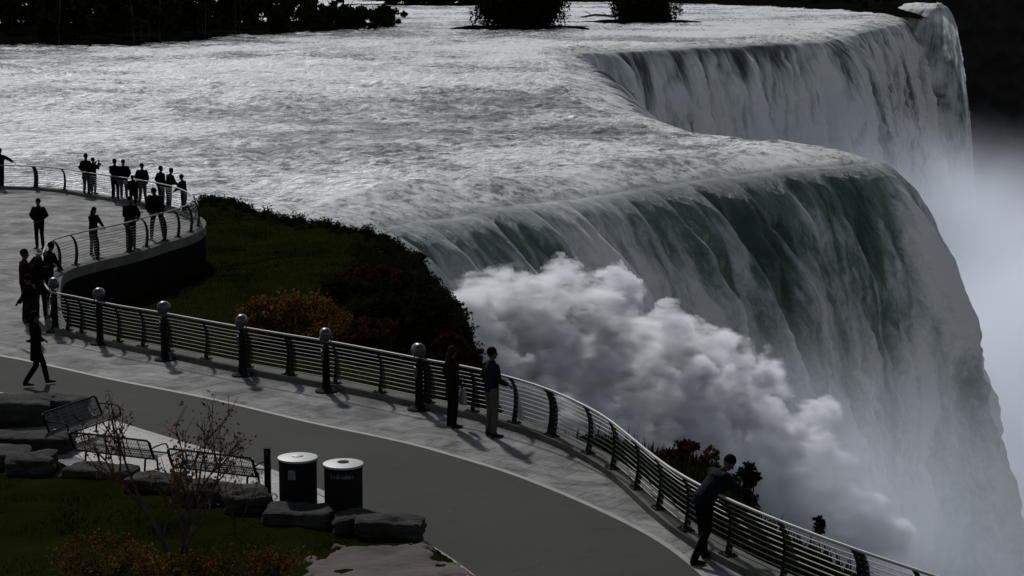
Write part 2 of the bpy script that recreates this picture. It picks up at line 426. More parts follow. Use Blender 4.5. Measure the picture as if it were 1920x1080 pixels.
# ------------------------------------------------------------------ waterfalls
def waterfall(name, line, ds, v0, vamp, lam, drop, rows, mat_, label, seed, up=5.0, foam0=.1, foam1=.62, foam_len=14.0, disp=.5, fold=1.0, jag=.0, foamnoise=.3, saw=None, vout=0, stripes=.12, stl=1.6, endtaper=0):
    P, s = resample(line, ds); n = len(P)
    k = max(3, int(5.0 / ds)); ker = np.hanning(2 * k + 1); ker /= ker.sum()
    pad = np.pad(P[:, :2], ((k, k), (0, 0)), mode='edge'); T = np.gradient(np.stack([np.convolve(pad[:, j], ker, 'valid') for j in (0, 1)], 1), axis=0)
    T[:2] = T[2]; T[-2:] = T[-3]
    T /= np.linalg.norm(T, axis=1, keepdims=True); Nn = np.stack([T[:, 1], -T[:, 0]], 1)
    s1 = np.stack([s / lam, 0 * s], 1)
    f = np.abs(vnoise(s1, seed)) ** .75; f2 = np.abs(vnoise(s1 * 2.7 + 5, seed + 1)) ** .8; f3 = vnoise(s1 * .35 + 9, seed + 2)
    v = v0 + vout * (1 - s / s[-1]) ** .7 + vamp * (f * 1.5 + f2 * .45 * fold - .7 + f3 * .7)
    if saw:
        rg = np.random.default_rng(seed); b_ = [0.0]
        while b_[-1] < s[-1]: b_.append(b_[-1] + rg.uniform(*saw[0]))
        b_ = np.array(b_); j = np.clip(np.searchsorted(b_, s, side='right') - 1, 0, len(b_) - 2); fr = (s - b_[j]) / (b_[j + 1] - b_[j])
        am = rg.uniform(.5, 1.15, len(b_))[j]; L_ = b_[j + 1] - b_[j]
        v = v + saw[1] * am * (np.clip(fr, 0, 1) ** .8 * np.clip((1 - fr) * L_ / saw[2], 0, 1) ** .6 - .4) * np.clip((s[-1] - s) / (.5 * s[-1]) - .55, .12, 1)
    lobe_highlight = np.zeros_like(s)
    if saw: lobe_highlight = np.exp(-(((1 - fr) * L_ / (saw[2] * 1.1)) - .5) ** 2 * 3) * am
    edge = jag * (1 - endtaper * np.clip((s / s[-1] - .55) / .2, 0, 1)) * (fbm(np.stack([s / 2.2, 0 * s], 1), 3, seed + 5))
    Tm = math.sqrt(2 * drop / 9.81)
    nu = max(8, int(rows * .16)); tau = np.concatenate([np.linspace(-1, 0, nu, endpoint=False), np.linspace(0, 1, rows - nu)])
    TT, SS = np.meshgrid(tau, s, indexing='ij'); VV = np.broadcast_to(v, TT.shape)
    dtime = np.maximum(TT, 0) ** .8 * Tm
    depth = 4.905 * dtime ** 2
    upd = np.minimum(TT, 0) * up
    zr = RZ0 + RB * np.maximum(0, P[:, 1] - 130)
    o1 = VV * dtime + upd + edge[None, :]
    arc = np.where(TT < 0, upd, depth + o1 * .5)
    # folds and ropes running down with the flow, bending a little sideways
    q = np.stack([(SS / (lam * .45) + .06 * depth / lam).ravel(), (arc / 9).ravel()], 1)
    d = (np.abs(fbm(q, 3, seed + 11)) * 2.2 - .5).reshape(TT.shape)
    q2 = np.stack([(SS / .8 * min(1, .2 / ds)).ravel(), (arc / 3.2).ravel()], 1)
    d2 = fbm(q2, 4, seed + 23).reshape(TT.shape)
    q3 = np.stack([SS.ravel() / 1.7, arc.ravel() / 1.7], 1); d3 = fbm(q3, 4, seed + 31, gain=.6).reshape(TT.shape)
    g = np.clip(depth / 2.4, 0, 1)
    disp = disp * (1 - endtaper * np.clip((SS / s[-1] - .55) / .2, 0, 1))
    out = o1 + g * disp * (d * 1.1 + d2 * .5 * np.clip(.3 + depth / 10, 0, 1) + d3 * np.clip(depth / 12, 0, 1) * .9) * 1.0
    X = P[None, :, 0] + Nn[None, :, 0] * out; Y = P[None, :, 1] + Nn[None, :, 1] * out
    Z = zr[None, :] - depth
    upm = np.clip(1 + TT, 0, 1)
    wv = wave_h(X.ravel(), Y.ravel()).reshape(X.shape) * np.clip(1 - depth / 1.0, 0, 1)
    Z = Z + np.where(TT < 0, wv * (1 - .6 * upm), wv * .4) - .12 * upm - np.where(TT < 0, (upm ** 2) * .9, .9) + .03
    Z = np.where(TT <= -1 + 1e-6, Z - .3, Z)
    foam = foam0 + (foam1 - foam0) * (1 - np.exp(-depth / foam_len)) + foamnoise * d * g * .7 + foamnoise * fbm(np.stack([SS.ravel() / (lam * 1.6), arc.ravel() / 30], 1), 3, seed + 44).reshape(TT.shape)  # aeration with depth; fold ridges also whitened, painting in their lit tops
    sp = SS + .12 * arc
    foam = foam + stripes * g * (vnoise(np.stack([sp.ravel() / stl, arc.ravel() / 40], 1), seed + 60) + .6 * vnoise(np.stack([sp.ravel() / (stl * .35), arc.ravel() / 18], 1), seed + 61)).reshape(TT.shape)
    foam = foam + lobe_highlight[None, :] * g * .38 * np.exp(-depth / 14)  # rim highlight of each lobe, painted in by whitening its outer edge
    foam = np.where(TT < -.35, foam + .25, foam)
    Vx = np.stack([X, Y, Z], -1).reshape(-1, 3)
    uv = np.stack([SS.ravel(), arc.ravel()], 1)
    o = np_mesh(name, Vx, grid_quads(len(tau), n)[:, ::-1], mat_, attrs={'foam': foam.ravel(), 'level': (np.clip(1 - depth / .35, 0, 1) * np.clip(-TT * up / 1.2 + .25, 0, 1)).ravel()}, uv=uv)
    tag(o, label, 'waterfall'); return P, Nn, v
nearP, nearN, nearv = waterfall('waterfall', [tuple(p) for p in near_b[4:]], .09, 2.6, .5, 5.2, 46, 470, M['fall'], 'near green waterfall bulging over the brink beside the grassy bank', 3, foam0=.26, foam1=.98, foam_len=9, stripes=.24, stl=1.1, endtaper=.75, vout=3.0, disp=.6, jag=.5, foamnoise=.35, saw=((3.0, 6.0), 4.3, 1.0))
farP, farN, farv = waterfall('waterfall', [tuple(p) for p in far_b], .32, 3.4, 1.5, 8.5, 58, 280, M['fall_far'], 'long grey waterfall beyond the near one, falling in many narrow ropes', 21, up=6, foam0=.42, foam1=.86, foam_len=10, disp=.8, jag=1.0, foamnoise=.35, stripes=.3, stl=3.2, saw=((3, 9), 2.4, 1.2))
RZsave = RZ0
third = [atY(1690, 13, 640), atY(1712, 11.5, 630), atY(1745, 11, 622), atY(1765, 12, 618), atY(1772, 9, 640), atY(1765, 5, 670)]
z3 = third[2].z + .8
RB_ = RB
third = [(p.x, p.y, 0) for p in smooth_line(third, 2)]
def third_fall():
    global RZ0, RB
    a, b = RZ0, RB; RZ0, RB = z3, 0.0
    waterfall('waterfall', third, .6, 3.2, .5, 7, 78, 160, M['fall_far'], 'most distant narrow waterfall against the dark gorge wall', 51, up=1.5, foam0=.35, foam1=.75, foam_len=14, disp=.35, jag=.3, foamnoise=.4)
    RZ0, RB = a, b
third_fall()

# ------------------------------------------------------------------ gorge floor, gorge wall, islands, far shore
gw = np_mesh('gorge_floor', [(-1500, -300, -62), (2500, -300, -62), (2500, 4000, -62), (-1500, 4000, -62)], [(0, 1, 2, 3)], M['cliff'], smooth=False)
tag(gw, kind='structure')
def gorge_wall():
    line = [(110, 705), (150, 722), (195, 765), (260, 830), (430, 900), (800, 950)]
    P, s = resample(smooth_line([(x, y, 0) for x, y in line], 2), 2.5); n = len(P); zs = np.linspace(-66, 34, 52)
    A = offset_line(P, 0); Tn = np.gradient(P[:, :2], axis=0); Tn /= np.linalg.norm(Tn, axis=1, keepdims=True)
    ZZ, SS = np.meshgrid(zs, s, indexing='ij')
    q = np.stack([SS.ravel() / 9, ZZ.ravel() / 5], 1); d = fbm(q, 5, 7).reshape(ZZ.shape) * 5 - (ZZ + 66) * .12
    X = P[None, :, 0] + Tn[None, :, 1] * d; Y = P[None, :, 1] - Tn[None, :, 0] * d
    # rises from the river bank by the far falls to a tall wooded wall
    Zc = np.where(ZZ > 2, 2 + (ZZ - 2) * np.clip(s[None, :] / 120, .3, 1), ZZ)
    tag(np_mesh('gorge_wall', np.stack([X, Y, Zc], -1).reshape(-1, 3), grid_quads(len(zs), n), M['cliff']), kind='structure')
gorge_wall()
def mound(name, poly, h, m=None, base=None):
    """low island: polygon in world x,y; dome-shaped top"""
    P = np.array([(p[0], p[1]) for p in poly]); lo, hi = P.min(0) - 3, P.max(0) + 3
    nx, ny = 90, 60
    X, Y = np.meshgrid(np.linspace(lo[0], hi[0], nx), np.linspace(lo[1], hi[1], ny)); pts = np.stack([X.ravel(), Y.ravel()], 1)
    sd = poly_sd(pts, P); zr = RZ0 + RB * np.maximum(0, pts[:, 1] - 130)
    z = zr + np.clip(-sd / 6 + .05, -1.2, 1) * h + fbm(pts / 5, 3, 5) * .3 * (sd < 1)
    Q = grid_quads(ny, nx); Q = Q[(sd[Q] < 3).any(1)]
    V, Q = compact(np.stack([pts[:, 0], pts[:, 1], z], 1), Q)
    return tag(np_mesh(name, V, Q, m or M['soil']), kind='structure')

def leaf_mesh(name, P, size, m, parent=None, aspect=.6, droop=0):
    P = np.asarray(P, float); n = len(P); rng = np.random.default_rng(n + 5)
    a = rng.normal(size=(n, 3)); a /= np.linalg.norm(a, axis=1, keepdims=True)
    b = np.cross(a, rng.normal(size=(n, 3))); b /= np.linalg.norm(b, axis=1, keepdims=True)
    sz = size * rng.uniform(.6, 1.4, (n, 1)); a = a * sz; b = b * sz * aspect; mid = np.cross(a, b); mid /= np.linalg.norm(mid, axis=1, keepdims=True)
    V = np.stack([P - a, P + b * .9 + mid * sz * .12, P + a, P - b * .9 + mid * sz * .12], 1).reshape(-1, 3)
    return np_mesh(name, V, np.arange(4 * n).reshape(n, 4), m, parent, smooth=False)
def cluster_pts(centers, radii, n, seed, squash=.8):
    rng = np.random.default_rng(seed); k = rng.integers(0, len(centers), n); c = np.asarray(centers)[k]; r = np.asarray(radii)[k][:, None]
    d = rng.normal(size=(n, 3)); d /= np.linalg.norm(d, axis=1, keepdims=True); d *= rng.uniform(0, 1, (n, 1)) ** .45
    return c + d * r * np.array([1, 1, squash])
def shrub(name, loc, rx, ry, h, leaf, nleaf, m, label, cat, seed, group=None, nclump=26, fill=.0, trunks=5, low=.15, spread=1.0, leafpart='crown', clump=.34):
    rng = np.random.default_rng(seed); o = empty(name, loc, 0, label, cat, group)
    cs = []; rr = []
    for i in range(nclump):
        d = rng.normal(size=3); d /= np.linalg.norm(d); d *= rng.uniform(.35, 1) ** .5
        c = np.array([d[0] * rx * .8, d[1] * ry * .8, h * (low + (1 - low) * (.5 + .5 * d[2]) * .88)])
        cs.append(c); rr.append(min(rx, h) * clump * rng.uniform(.5, 1.15))
    leaf_mesh(leafpart, cluster_pts(cs, rr, nleaf, seed), leaf, m, o)
    b = MB()
    for i in range(nclump):
        c = Vector(cs[i]); r0 = Vector((c.x * .12, c.y * .12, 0)); mid = r0.lerp(c, .5) + Vector(rng.normal(size=3) * .08 * h)
        mid.z = c.z * .55
        b.tube([r0, mid, c], [h * .022, h * .014, h * .005], 5)
    b.build('trunk', M['bark'], o)
    return o

isl = [at_river(-260, 84), at_river(0, 82), at_river(120, 86), at_river(250, 84), at_river(330, 78), at_river(430, 68), at_river(560, 61), at_river(680, 57), at_river(742, 51),
       at_river(720, 45), at_river(600, 42), at_river(400, 44), at_river(0, 46), at_river(-300, 46)]
mound('island', isl, .5)
def wood(name, poly, n, hfun, leaf, seed, label, m=None):
    """a wood that reads as one dark mass: leaf clumps and bare stems"""
    P = np.array([(p[0], p[1]) for p in poly]); rng = np.random.default_rng(seed); lo, hi = P.min(0), P.max(0); cs = []; rr = []; b = MB()
    while len(cs) < n:
        q = rng.uniform(lo, hi)[None]
        if poly_sd(q, P)[0] > .4: continue
        x, y = q[0]; h = hfun(x, y) * rng.uniform(.6, 1.15); z0 = RZ0 + RB * max(0, y - 130)
        for k in range(5):
            cs.append((x + rng.normal() * 1.2, y + rng.normal() * 1.2, z0 + h * rng.uniform(.15, 1.0))); rr.append(rng.uniform(.7, 1.9) * min(1, h / 5))
        if rng.uniform() < .5: b.tube([(x, y, z0 - .5), (x + rng.normal() * .4, y, z0 + h * .6), (x + rng.normal() * .8, y, z0 + h * 1.12)], [.16, .1, .04], 4)
    o = leaf_mesh(name, cluster_pts(cs, rr, n * 80, seed), leaf, m or M['leaf_dark'])
    me = bpy.data.meshes.new('stems'); me.from_pydata(b.V, [], b.Fc)
    bm = bmesh.new(); bm.from_mesh(o.data); k0 = len(bm.faces); bm.from_mesh(me); bm.faces.ensure_lookup_table()
    for f in bm.faces[k0:]: f.material_index = 1
    bm.to_mesh(o.data); bm.free(); o.data.materials.append(M['bark'])
    return tag(o, label, kind='stuff')
def islh(x, y):
    px = 960 + x / y * F
    return float(np.interp(px, [-300, 300, 520, 600, 650, 700, 745], [17, 14, 9, 5.5, 5.6, 5.4, 2.5]))
wood('island_trees', isl, 1700, islh, .42, 5, 'dark autumn wood along the far bank of the river')
# shrubby islets in the rapids
for i, (x0, x1, yb, h, lab) in enumerate([(905, 1055, 56, 9, 'widest dark shrub on an islet in the rapids above the falls'), (1165, 1250, 46, 7.5, 'narrower dark shrub on an islet beside a fallen log in the rapids'),
                                        (770, 900, 13, 7, 'low dark shrub strip standing furthest off in the rapids at the top of the picture')]):
    a, b_ = at_river(x0, yb - 6), at_river(x1, yb); cx = (a + b_) / 2; rx = (b_ - a).length / 2
    mound('islet', [(cx.x - rx * .9, cx.y - 4), (cx.x, cx.y - 7), (cx.x + rx * .9, cx.y - 4), (cx.x + rx, cx.y + 6), (cx.x - rx, cx.y + 6)], .7)
    shrub('islet_shrub', (cx.x, cx.y, river_z(cx.y) - .2), rx * (.62, .5, .8)[i], 4.5, h, .36, 22000, M['leaf_dark'], lab, 'shrub', 60 + i, nclump=60, low=.0, clump=.5)
lg = empty('fallen_log', at_river(1130, 34), 0, 'fallen dead log lying in the rapids between two shrubby islets', 'log')
b = MB(); b.tube([(-6, 0, .2), (-2, -.6, .9), (3, -1, .5), (8, -.4, .8)], [.25, .32, .3, .15], 7); b.build('log_trunk', M['bark'], lg)
for dx, dz in ((-3, 2.0), (1.5, 1.6), (4, 1.8)):
    b = MB(); b.tube([(dx, -.6, .6), (dx - 1.2, -.4, dz * .8), (dx - 2.4, -.9, dz)], [.14, .1, .03], 5); b.build('branch', M['bark'], lg)
fs = [at_river(700, 3), at_river(950, 3), at_river(1240, 5), at_river(1450, 13), at_river(1600, 21), at_river(1690, 27), at_river(1702, 24), at_river(1690, 14), at_river(1560, 4)]
fs += [Vector((fs[-1].x, 1150, 0)), Vector((fs[0].x - 60, 1150, 0))]
mound('far_shore', fs, 1.6)
wood('far_trees', fs, 700, lambda x, y: 10 if x < 60 else 7.5, .6, 9, 'dark line of trees on the far shore of the river')
wood('gorge_trees', [(112, 712), (190, 775), (300, 860), (600, 940), (600, 990), (280, 920), (150, 780), (100, 740)], 500, lambda x, y: 26, .9, 12, 'dark wood along the top of the gorge wall')

# ------------------------------------------------------------------ the near bank: lawn slope, promenade, kerbs
fence_px = [(-330, 340), (-120, 344), (0, 349), (70, 351), (123, 356), (165, 364), (212, 371), (255, 378), (300, 386), (340, 396), (366, 409), (373, 420), (364, 432), (340, 443), (300, 454), (258, 468),
            (220, 478), (183, 486), (140, 497), (112, 506), (99, 516), (94, 532), (92, 560), (95, 595), (108, 615), (126, 619), (151, 624), (222, 641), (265, 649), (305, 656), (387, 673), (452, 686), (544, 703), (628, 718), (710, 735), (803, 755),
            (887, 771), (965, 792), (1038, 817), (1102, 848), (1151, 878), (1192, 914), (1235, 954), (1283, 993), (1366, 1042), (1463, 1088), (1600, 1146), (1800, 1220), (2100, 1330)]
fence = [at(x, y, .12) for x, y in fence_px]
fence_s = smooth_line(fence, 1)
fl2 = np.array([(p.x, p.y) for p in fence_s])
outer = offset_line([(p.x, p.y, 0) for p in fence_s], -.0)
def turned(d):  # gorge side: the fence runs away then round, the gorge is always on its left
    return offset_line([(p.x, p.y, 0) for p in fence_s], -d)
deck_edge = turned(.28)
# promenade slab
dp = [tuple(p[:2]) for p in deck_edge] + [(14, 5), (-45, 5), (-60, 60), (-52, deck_edge[0][1])]
def flat_poly(name, poly, z, m, thick=0):
    bm = bmesh.new(); vs = [bm.verts.new((p[0], p[1], z)) for p in poly]; f = bm.faces.new(vs)
    if f.normal.z < 0: f.normal_flip()
    f.normal_update()
    if f.normal.z < 0: f.normal_flip()
    bmesh.ops.triangulate(bm, faces=[f], ngon_method='EAR_CLIP')
    me = bpy.data.meshes.new(name); bm.to_mesh(me); bm.free(); me.materials.append(m)
    o = bpy.data.objects.new(name, me); C.objects.link(o); return tag(o, kind='structure')
flat_poly('pavement', dp, 0, M['paving'])
def strip(name, L1, L2, z1, z2, m, parent=None, kind=None):
    A = np.array([(p[0], p[1], z1) for p in L1] + [(p[0], p[1], z2) for p in L2]); n = len(L1)
    return np_mesh(name, A, [(i, i + 1, n + i + 1, n + i) for i in range(n - 1)], m, parent, smooth=False)
# retaining wall under the deck edge: face and coping kerb in which the fence stands
rw = empty('retaining_wall', (fence_s[0].x, fence_s[0].y, 0), 0, 'dark retaining wall with pale concrete kerb carrying the curved railing', 'wall')
def rel(o, par): o.location = -par.location; return o
def wall_box(name, d_in, d_out, z0, z1, m):
    a, b_ = turned(-d_in), turned(d_out); n = len(a)
    V = [(p[0], p[1], z1) for p in a] + [(p[0], p[1], z1) for p in b_] + [(p[0], p[1], z0) for p in a] + [(p[0], p[1], z0) for p in b_]
    Q = []
    for i in range(n - 1):
        Q += [(i, i + 1, n + i + 1, n + i), (n + i, n + i + 1, 3 * n + i + 1, 3 * n + i), (i + 1, i, 2 * n + i, 2 * n + i + 1)]
    return rel(np_mesh(name, V, Q, m, rw, smooth=False), rw)
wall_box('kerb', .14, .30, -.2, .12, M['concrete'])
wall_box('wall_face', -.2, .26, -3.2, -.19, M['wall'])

# asphalt path and its pale edging
asp_top = [(-400, 610), (-200, 637), (0, 667), (100, 688), (200, 711), (300, 730), (400, 750), (500, 774), (600, 798), (700, 818), (780, 836), (850, 856), (950, 886), (1050, 925), (1150, 970), (1230, 1012), (1290, 1056), (1330, 1095), (1400, 1180), (1440, 1300)]
asp_bot = [(-400, 700), (-150, 715), (0, 735), (100, 752), (170, 775), (270, 806), (400, 846), (490, 872), (560, 900), (640, 935), (700, 962), (760, 992), (830, 1035), (900, 1085), (960, 1150), (1000, 1300)]
T_ = smooth_line([at(x, y, .004) for x, y in asp_top], 2); B_ = smooth_line([at(x, y, .004) for x, y in asp_bot], 2)
flat_poly('path', T_ + B_[::-1], .004, M['asphalt'])
tl = [(p.x, p.y, 0) for p in T_]
e1, e2 = offset_line(tl, -.0), offset_line(tl, -.11)
tag(strip('path_edging', e1, e2, .008, .008, M['edging']), kind='structure')
bl = [(p.x, p.y, 0) for p in B_]; tag(strip('path_edging', offset_line(bl, .0), offset_line(bl, .13), .009, .009, M['edging']), kind='structure')
# small-stone strip where the benches stand
sp_bot = [(-400, 780), (0, 812), (90, 835), (200, 880), (330, 930), (480, 965), (620, 1000), (760, 1000)]
SB = [at(x, y, .004) for x, y in sp_bot]; BB = offset_line(bl, .13)
flat_poly('bench_pavement', [(p[0], p[1]) for p in BB if p[1] > SB[-1].y - .3][:] + [(p.x, p.y) for p in SB[::-1]], .006, M['setts'])

# lawn in the near corner
def lawn():
    poly = [at(x, y, 0) for x, y in [(-500, 790), (-100, 800), (0, 805), (80, 850), (170, 895), (300, 925), (430, 950), (560, 985), (680, 1010), (800, 1018), (850, 1050), (905, 1110), (960, 1300), (-600, 1500)]]
    P = np.array([(p.x, p.y) for p in poly]); lo, hi = P.min(0), P.max(0)
    X, Y = np.meshgrid(np.linspace(lo[0], hi[0], 160), np.linspace(lo[1], hi[1], 130)); pts = np.stack([X.ravel(), Y.ravel()], 1); sd = poly_sd(pts, P)
    z = np.clip(-sd * .5, -.1, .16) + .05 * fbm(pts / .9, 3, 8) * (sd < -.2)
    Q = grid_quads(130, 160); Q = Q[(sd[Q] < .05).all(1)]; V, Q = compact(np.stack([pts[:, 0], pts[:, 1], z], 1), Q)
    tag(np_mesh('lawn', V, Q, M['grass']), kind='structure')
    d = [at(x, y, .12) for x, y in [(570, 1046), (640, 1022), (720, 1020), (800, 1022), (850, 1052), (900, 1105), (960, 1250), (600, 1250), (520, 1090)]]
    PD = np.array([(p.x, p.y) for p in smooth_line(d, 2, True)])
    lo, hi = PD.min(0), PD.max(0); X, Y = np.meshgrid(np.linspace(lo[0], hi[0], 90), np.linspace(lo[1], hi[1], 90)); q = np.stack([X.ravel(), Y.ravel()], 1); s2 = poly_sd(q, PD) + .1 + .55 * fbm(q / .35, 3, 4)
    z = .19 + .03 * fbm(q / .5, 4, 2) - np.clip(s2 + .1, 0, 1) * .5; Q = grid_quads(90, 90); Q = Q[(s2[Q] < .1).all(1)]; V, Q = compact(np.stack([q[:, 0], q[:, 1], z], 1), Q)
    tag(np_mesh('bare_ground', V, Q, M['dirt']), kind='structure')
    rng = np.random.default_rng(4); g = rng.uniform(P.min(0), P.max(0), (260000, 2)); g = g[(poly_sd(g, P) < -.2) & (poly_sd(g, PD) > -.1 * rng.uniform(0, 4, len(g)))]
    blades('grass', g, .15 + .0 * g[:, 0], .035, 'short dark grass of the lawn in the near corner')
def blades(name, g, z0, h, label, m=None):
    rng = np.random.default_rng(len(g)); n = len(g); a = rng.uniform(0, 6.28, n); hh = h * rng.uniform(.5, 1.5, n); wd = h * .14
    dx, dy = np.cos(a) * wd, np.sin(a) * wd; lx, ly = rng.normal(size=n) * h * .35, rng.normal(size=n) * h * .35
    V = np.stack([np.stack([g[:, 0] - dx, g[:, 1] - dy, z0 - .03], 1), np.stack([g[:, 0] + dx, g[:, 1] + dy, z0 - .03], 1), np.stack([g[:, 0] + lx, g[:, 1] + ly, z0 + hh], 1)], 1).reshape(-1, 3)
    return tag(np_mesh(name, V, np.arange(3 * n).reshape(n, 3), m or M['blade'], smooth=False), label, kind='stuff')
lawn()

# bank beyond the railing: grass slope by the river, dropping into the gorge
bank_px = [(380, 379), (430, 388), (500, 404), (560, 416), (640, 438), (700, 446), (742, 453), (775, 478), (812, 520), (846, 570), (866, 615), (872, 660), (876, 706)]
bank_w = [at(x, y, -1.45) for x, y in bank_px]
off = turned(2.6); k0 = int(np.argmin([(p[0] - bank_w[-1].x) ** 2 + (p[1] - bank_w[-1].y - -3) ** 2 if i > 60 else 1e9 for i, p in enumerate(off)]))
LAND = [(p.x, p.y) for p in bank_w] + [tuple(p[:2]) for p in off[k0 + 2:]] + [(16, 2), (-45, 2), (-60, 60), (-50, deck_edge[0][1] - 2)] + [tuple(p[:2]) for p in turned(-1.0)[4:28]]
def bank_z(pts):
    sd = poly_sd(pts, LAND); df = np.abs(line_sd(pts, fl2)); nz = fbm(pts / 6, 4, 2) * .35 + fbm(pts / 1.1, 3, 3) * .06
    base = -1.25 + nz
    rgt = np.clip((pts[:, 0] + 2) / 4, 0, 1); base = base * (1 - rgt) + (-.45 + .25 * nz) * rgt
    base = np.where(df < 2.5, base - (2.5 - df) * .05, base)
    gs = np.clip((pts[:, 0] + 14) / 8, 0, 1); slope = .35 + 2.3 * gs
    jag = .7 * fbm(pts / 2.0, 4, 12)
    z = base - np.clip(sd + .3 + jag, 0, 60) * slope
    return np.maximum(z, -36.5), sd
def bank():
    X, Y = np.meshgrid(np.arange(-34, 34, .22), np.arange(6, 98, .25)); pts = np.stack([X.ravel(), Y.ravel()], 1)
    z, sd = bank_z(pts); deck = poly_sd(pts, dp)
    keep = (sd < 14) & (deck > -.35); Q = grid_quads(*X.shape); Q = Q[keep[Q].all(1)]; V, Q = compact(np.stack([pts[:, 0], pts[:, 1], z], 1), Q)
    tag(np_mesh('bank', V, Q, M['grass']), kind='structure')
    rng = np.random.default_rng(14); g = rng.uniform((-28, 30), (2, 92), (420000, 2)); sdg = poly_sd(g, LAND); dd = poly_sd(g, dp); k = (sdg < .4) & (dd > .1); g = g[k]
    blades('bank_grass', g, bank_z(g)[0], .06, 'rough dark grass covering the slope by the river')
bank()

def undergrowth():
    rng = np.random.default_rng(8); cs = []; rr = []
    E, s = resample([(p.x, p.y) for p in bank_w], .25)
    for k in range(1100):
        e = E[rng.integers(0, len(E))]; q = e + rng.normal(size=2) * np.array([.7, 1.0]); r = rng.uniform(.10, .30) * (1 if rng.uniform() < .85 else 1.6)
        cs.append((q[0], q[1], bank_z(q[None])[0][0] + r * .5) if 0 else (q[0], q[1], 0)); rr.append(r)
    # rough cover over the steep end of the bank
    while len(cs) < 1400 + 700:
        p = at(rng.uniform(660, 875), rng.uniform(470, 700), -1.4); q = np.array([[p.x, p.y]])
        if poly_sd(q, LAND)[0] > .3: continue
        r = rng.uniform(.12, .45); cs.append((p.x, p.y, 0)); rr.append(r)
    cs = np.array(cs); z = bank_z(cs[:, :2])[0]; cs[:, 2] = z + np.array(rr) * .35; ok = z > -4; cs = cs[ok]; rr = np.array(rr)[ok]
    n = len(cs) // 2
    for i, (m, lab) in enumerate([('leaf_green', 'low green undergrowth roughening the edge of the grassy bank'), ('leaf_dark', 'dark tangled undergrowth along the water side of the bank')]):
        sel = np.arange(len(cs)) % 3 == 0 if i == 0 else np.arange(len(cs)) % 3 != 0
        tag(leaf_mesh('undergrowth', cluster_pts(cs[sel], rr[sel], int(sel.sum()) * 55, 90 + i), .055, M[m]), lab, kind='stuff')
undergrowth()
# ------------------------------------------------------------------ railing: curved posts, tubular top rail, thin bars
def fence_frame():
    A, s = resample(fence_s, .12); T = np.gradient(A[:, :2], axis=0); T /= np.linalg.norm(T, axis=1, keepdims=True)
    return A, s, T
FA, FS, FT = fence_frame()
# profile of a post: outward offset against height (the top leans back over the promenade)
PROF = [(.0, .0), (.035, .18), (.055, .36), (.055, .54), (.03, .70), (-.02, .82), (-.085, .905), (-.15, .945)]
def prof_u(z): return float(np.interp(z, [p[1] for p in PROF], [p[0] for p in PROF]))
def rail_line(z, extra=0, st=2):
    u = prof_u(z) + extra
    return [(FA[i, 0] - FT[i, 1] * u, FA[i, 1] + FT[i, 0] * u, .12 + z) for i in range(0, len(FA), st)]
railing = empty('railing', (0, 40, 0), 0, 'long curved metal railing with bowed posts and thin horizontal bars along the promenade edge', 'railing')
def rbuild(b, name, m, **k):
    o = b.build(name, m, railing, **k); o.location = (0, -40, 0); return o
b = MB(); b.tube(rail_line(.955, -.01), .026, 8); rbuild(b, 'handrail', M['steel'])
for k in range(9):
    b = MB(); b.tube(rail_line(.10 + .088 * k, -.012), .0095, 5); rbuild(b, 'rail', M['steel'])
def post(p, wide=False):
    d = np.argmin((FA[:, 0] - p.x) ** 2 + (FA[:, 1] - p.y) ** 2); t = FT[d]; out = Vector((-t[1], t[0], 0)); al = Vector((t[0], t[1], 0))
    q = Vector((FA[d, 0], FA[d, 1], .12)); b = MB(); th = .05 if wide else .022
    for sgn in ((-1, 1) if wide else (0,)):
        V = []; Fc = []; n = len(PROF)
        for (u, z) in PROF:
            dep = .060 * (1 - z * .42); o = q + al * sgn * .06
            for a_, b_ in ((-1, -1), (1, -1), (1, 1), (-1, 1)): V.append(o + al * a_ * th * .5 + out * (u + b_ * dep) + Vector((0, 0, z)))
        for i in range(n - 1):
            for k in range(4): Fc.append((i * 4 + k, i * 4 + (k + 1) % 4, i * 4 + 4 + (k + 1) % 4, i * 4 + 4 + k))
        Fc += [(3, 2, 1, 0), tuple((n - 1) * 4 + k for k in range(4))]; b.add(V, Fc)
    o = rbuild(b, 'post', M['post'], ang=30)
    b = MB(); mm = Matrix((al.to_4d()[:3], out.to_4d()[:3], (0, 0, 1))).transposed().to_4x4(); mm.translation = q + Vector((0, 0, .012)) 
    b.box((0, 0, 0), (.26 if not wide else .34, .2, .024), M=mm)
    for a_, c_ in ((-.09, -.06), (.09, -.06), (-.09, .06), (.09, .06)):
        m2 = mm.copy(); m2.translation = q + al * a_ + out * c_ + Vector((0, 0, .035)); b.box((0, 0, 0), (.025, .025, .022), M=m2)
    f = b.build('base_plate', M['post'], o, smooth=False)
posts = [(0, 349, 0), (70, 351, 1), (123, 356, 0), (165, 364, 0), (212, 371, 0), (255, 378, 0), (300, 386, 1), (345, 398, 0), (368, 411, 0), (371, 424, 0), (358, 435, 0), (335, 444.5, 0), (310, 451.5, 0), (275, 463, 0), (240, 472.5, 1), (183, 486, 0), (140, 497, 0),
         (106, 508.5, 0), (95, 528, 0), (92, 560, 0), (95, 595, 0), (126, 619, 0), (151, 624, 0), (222, 641, 0), (265, 649, 0), (316, 658, 0), (387, 673, 0), (462, 688, 1), (544, 703, 1), (628, 718, 0), (710, 735, 0), (803, 755, 1), (887, 771, 0), (965, 792, 0),
         (1038, 817, 1), (1102, 848, 0), (1151, 878, 0), (1192, 914, 0), (1235, 954, 0), (1283, 993, 0), (1366, 1042, 0), (1463, 1088, 0), (1606, 1148, 1), (1720, 1192, 0)]
for x, y, wd in posts: post(at(x, y, .12), bool(wd))



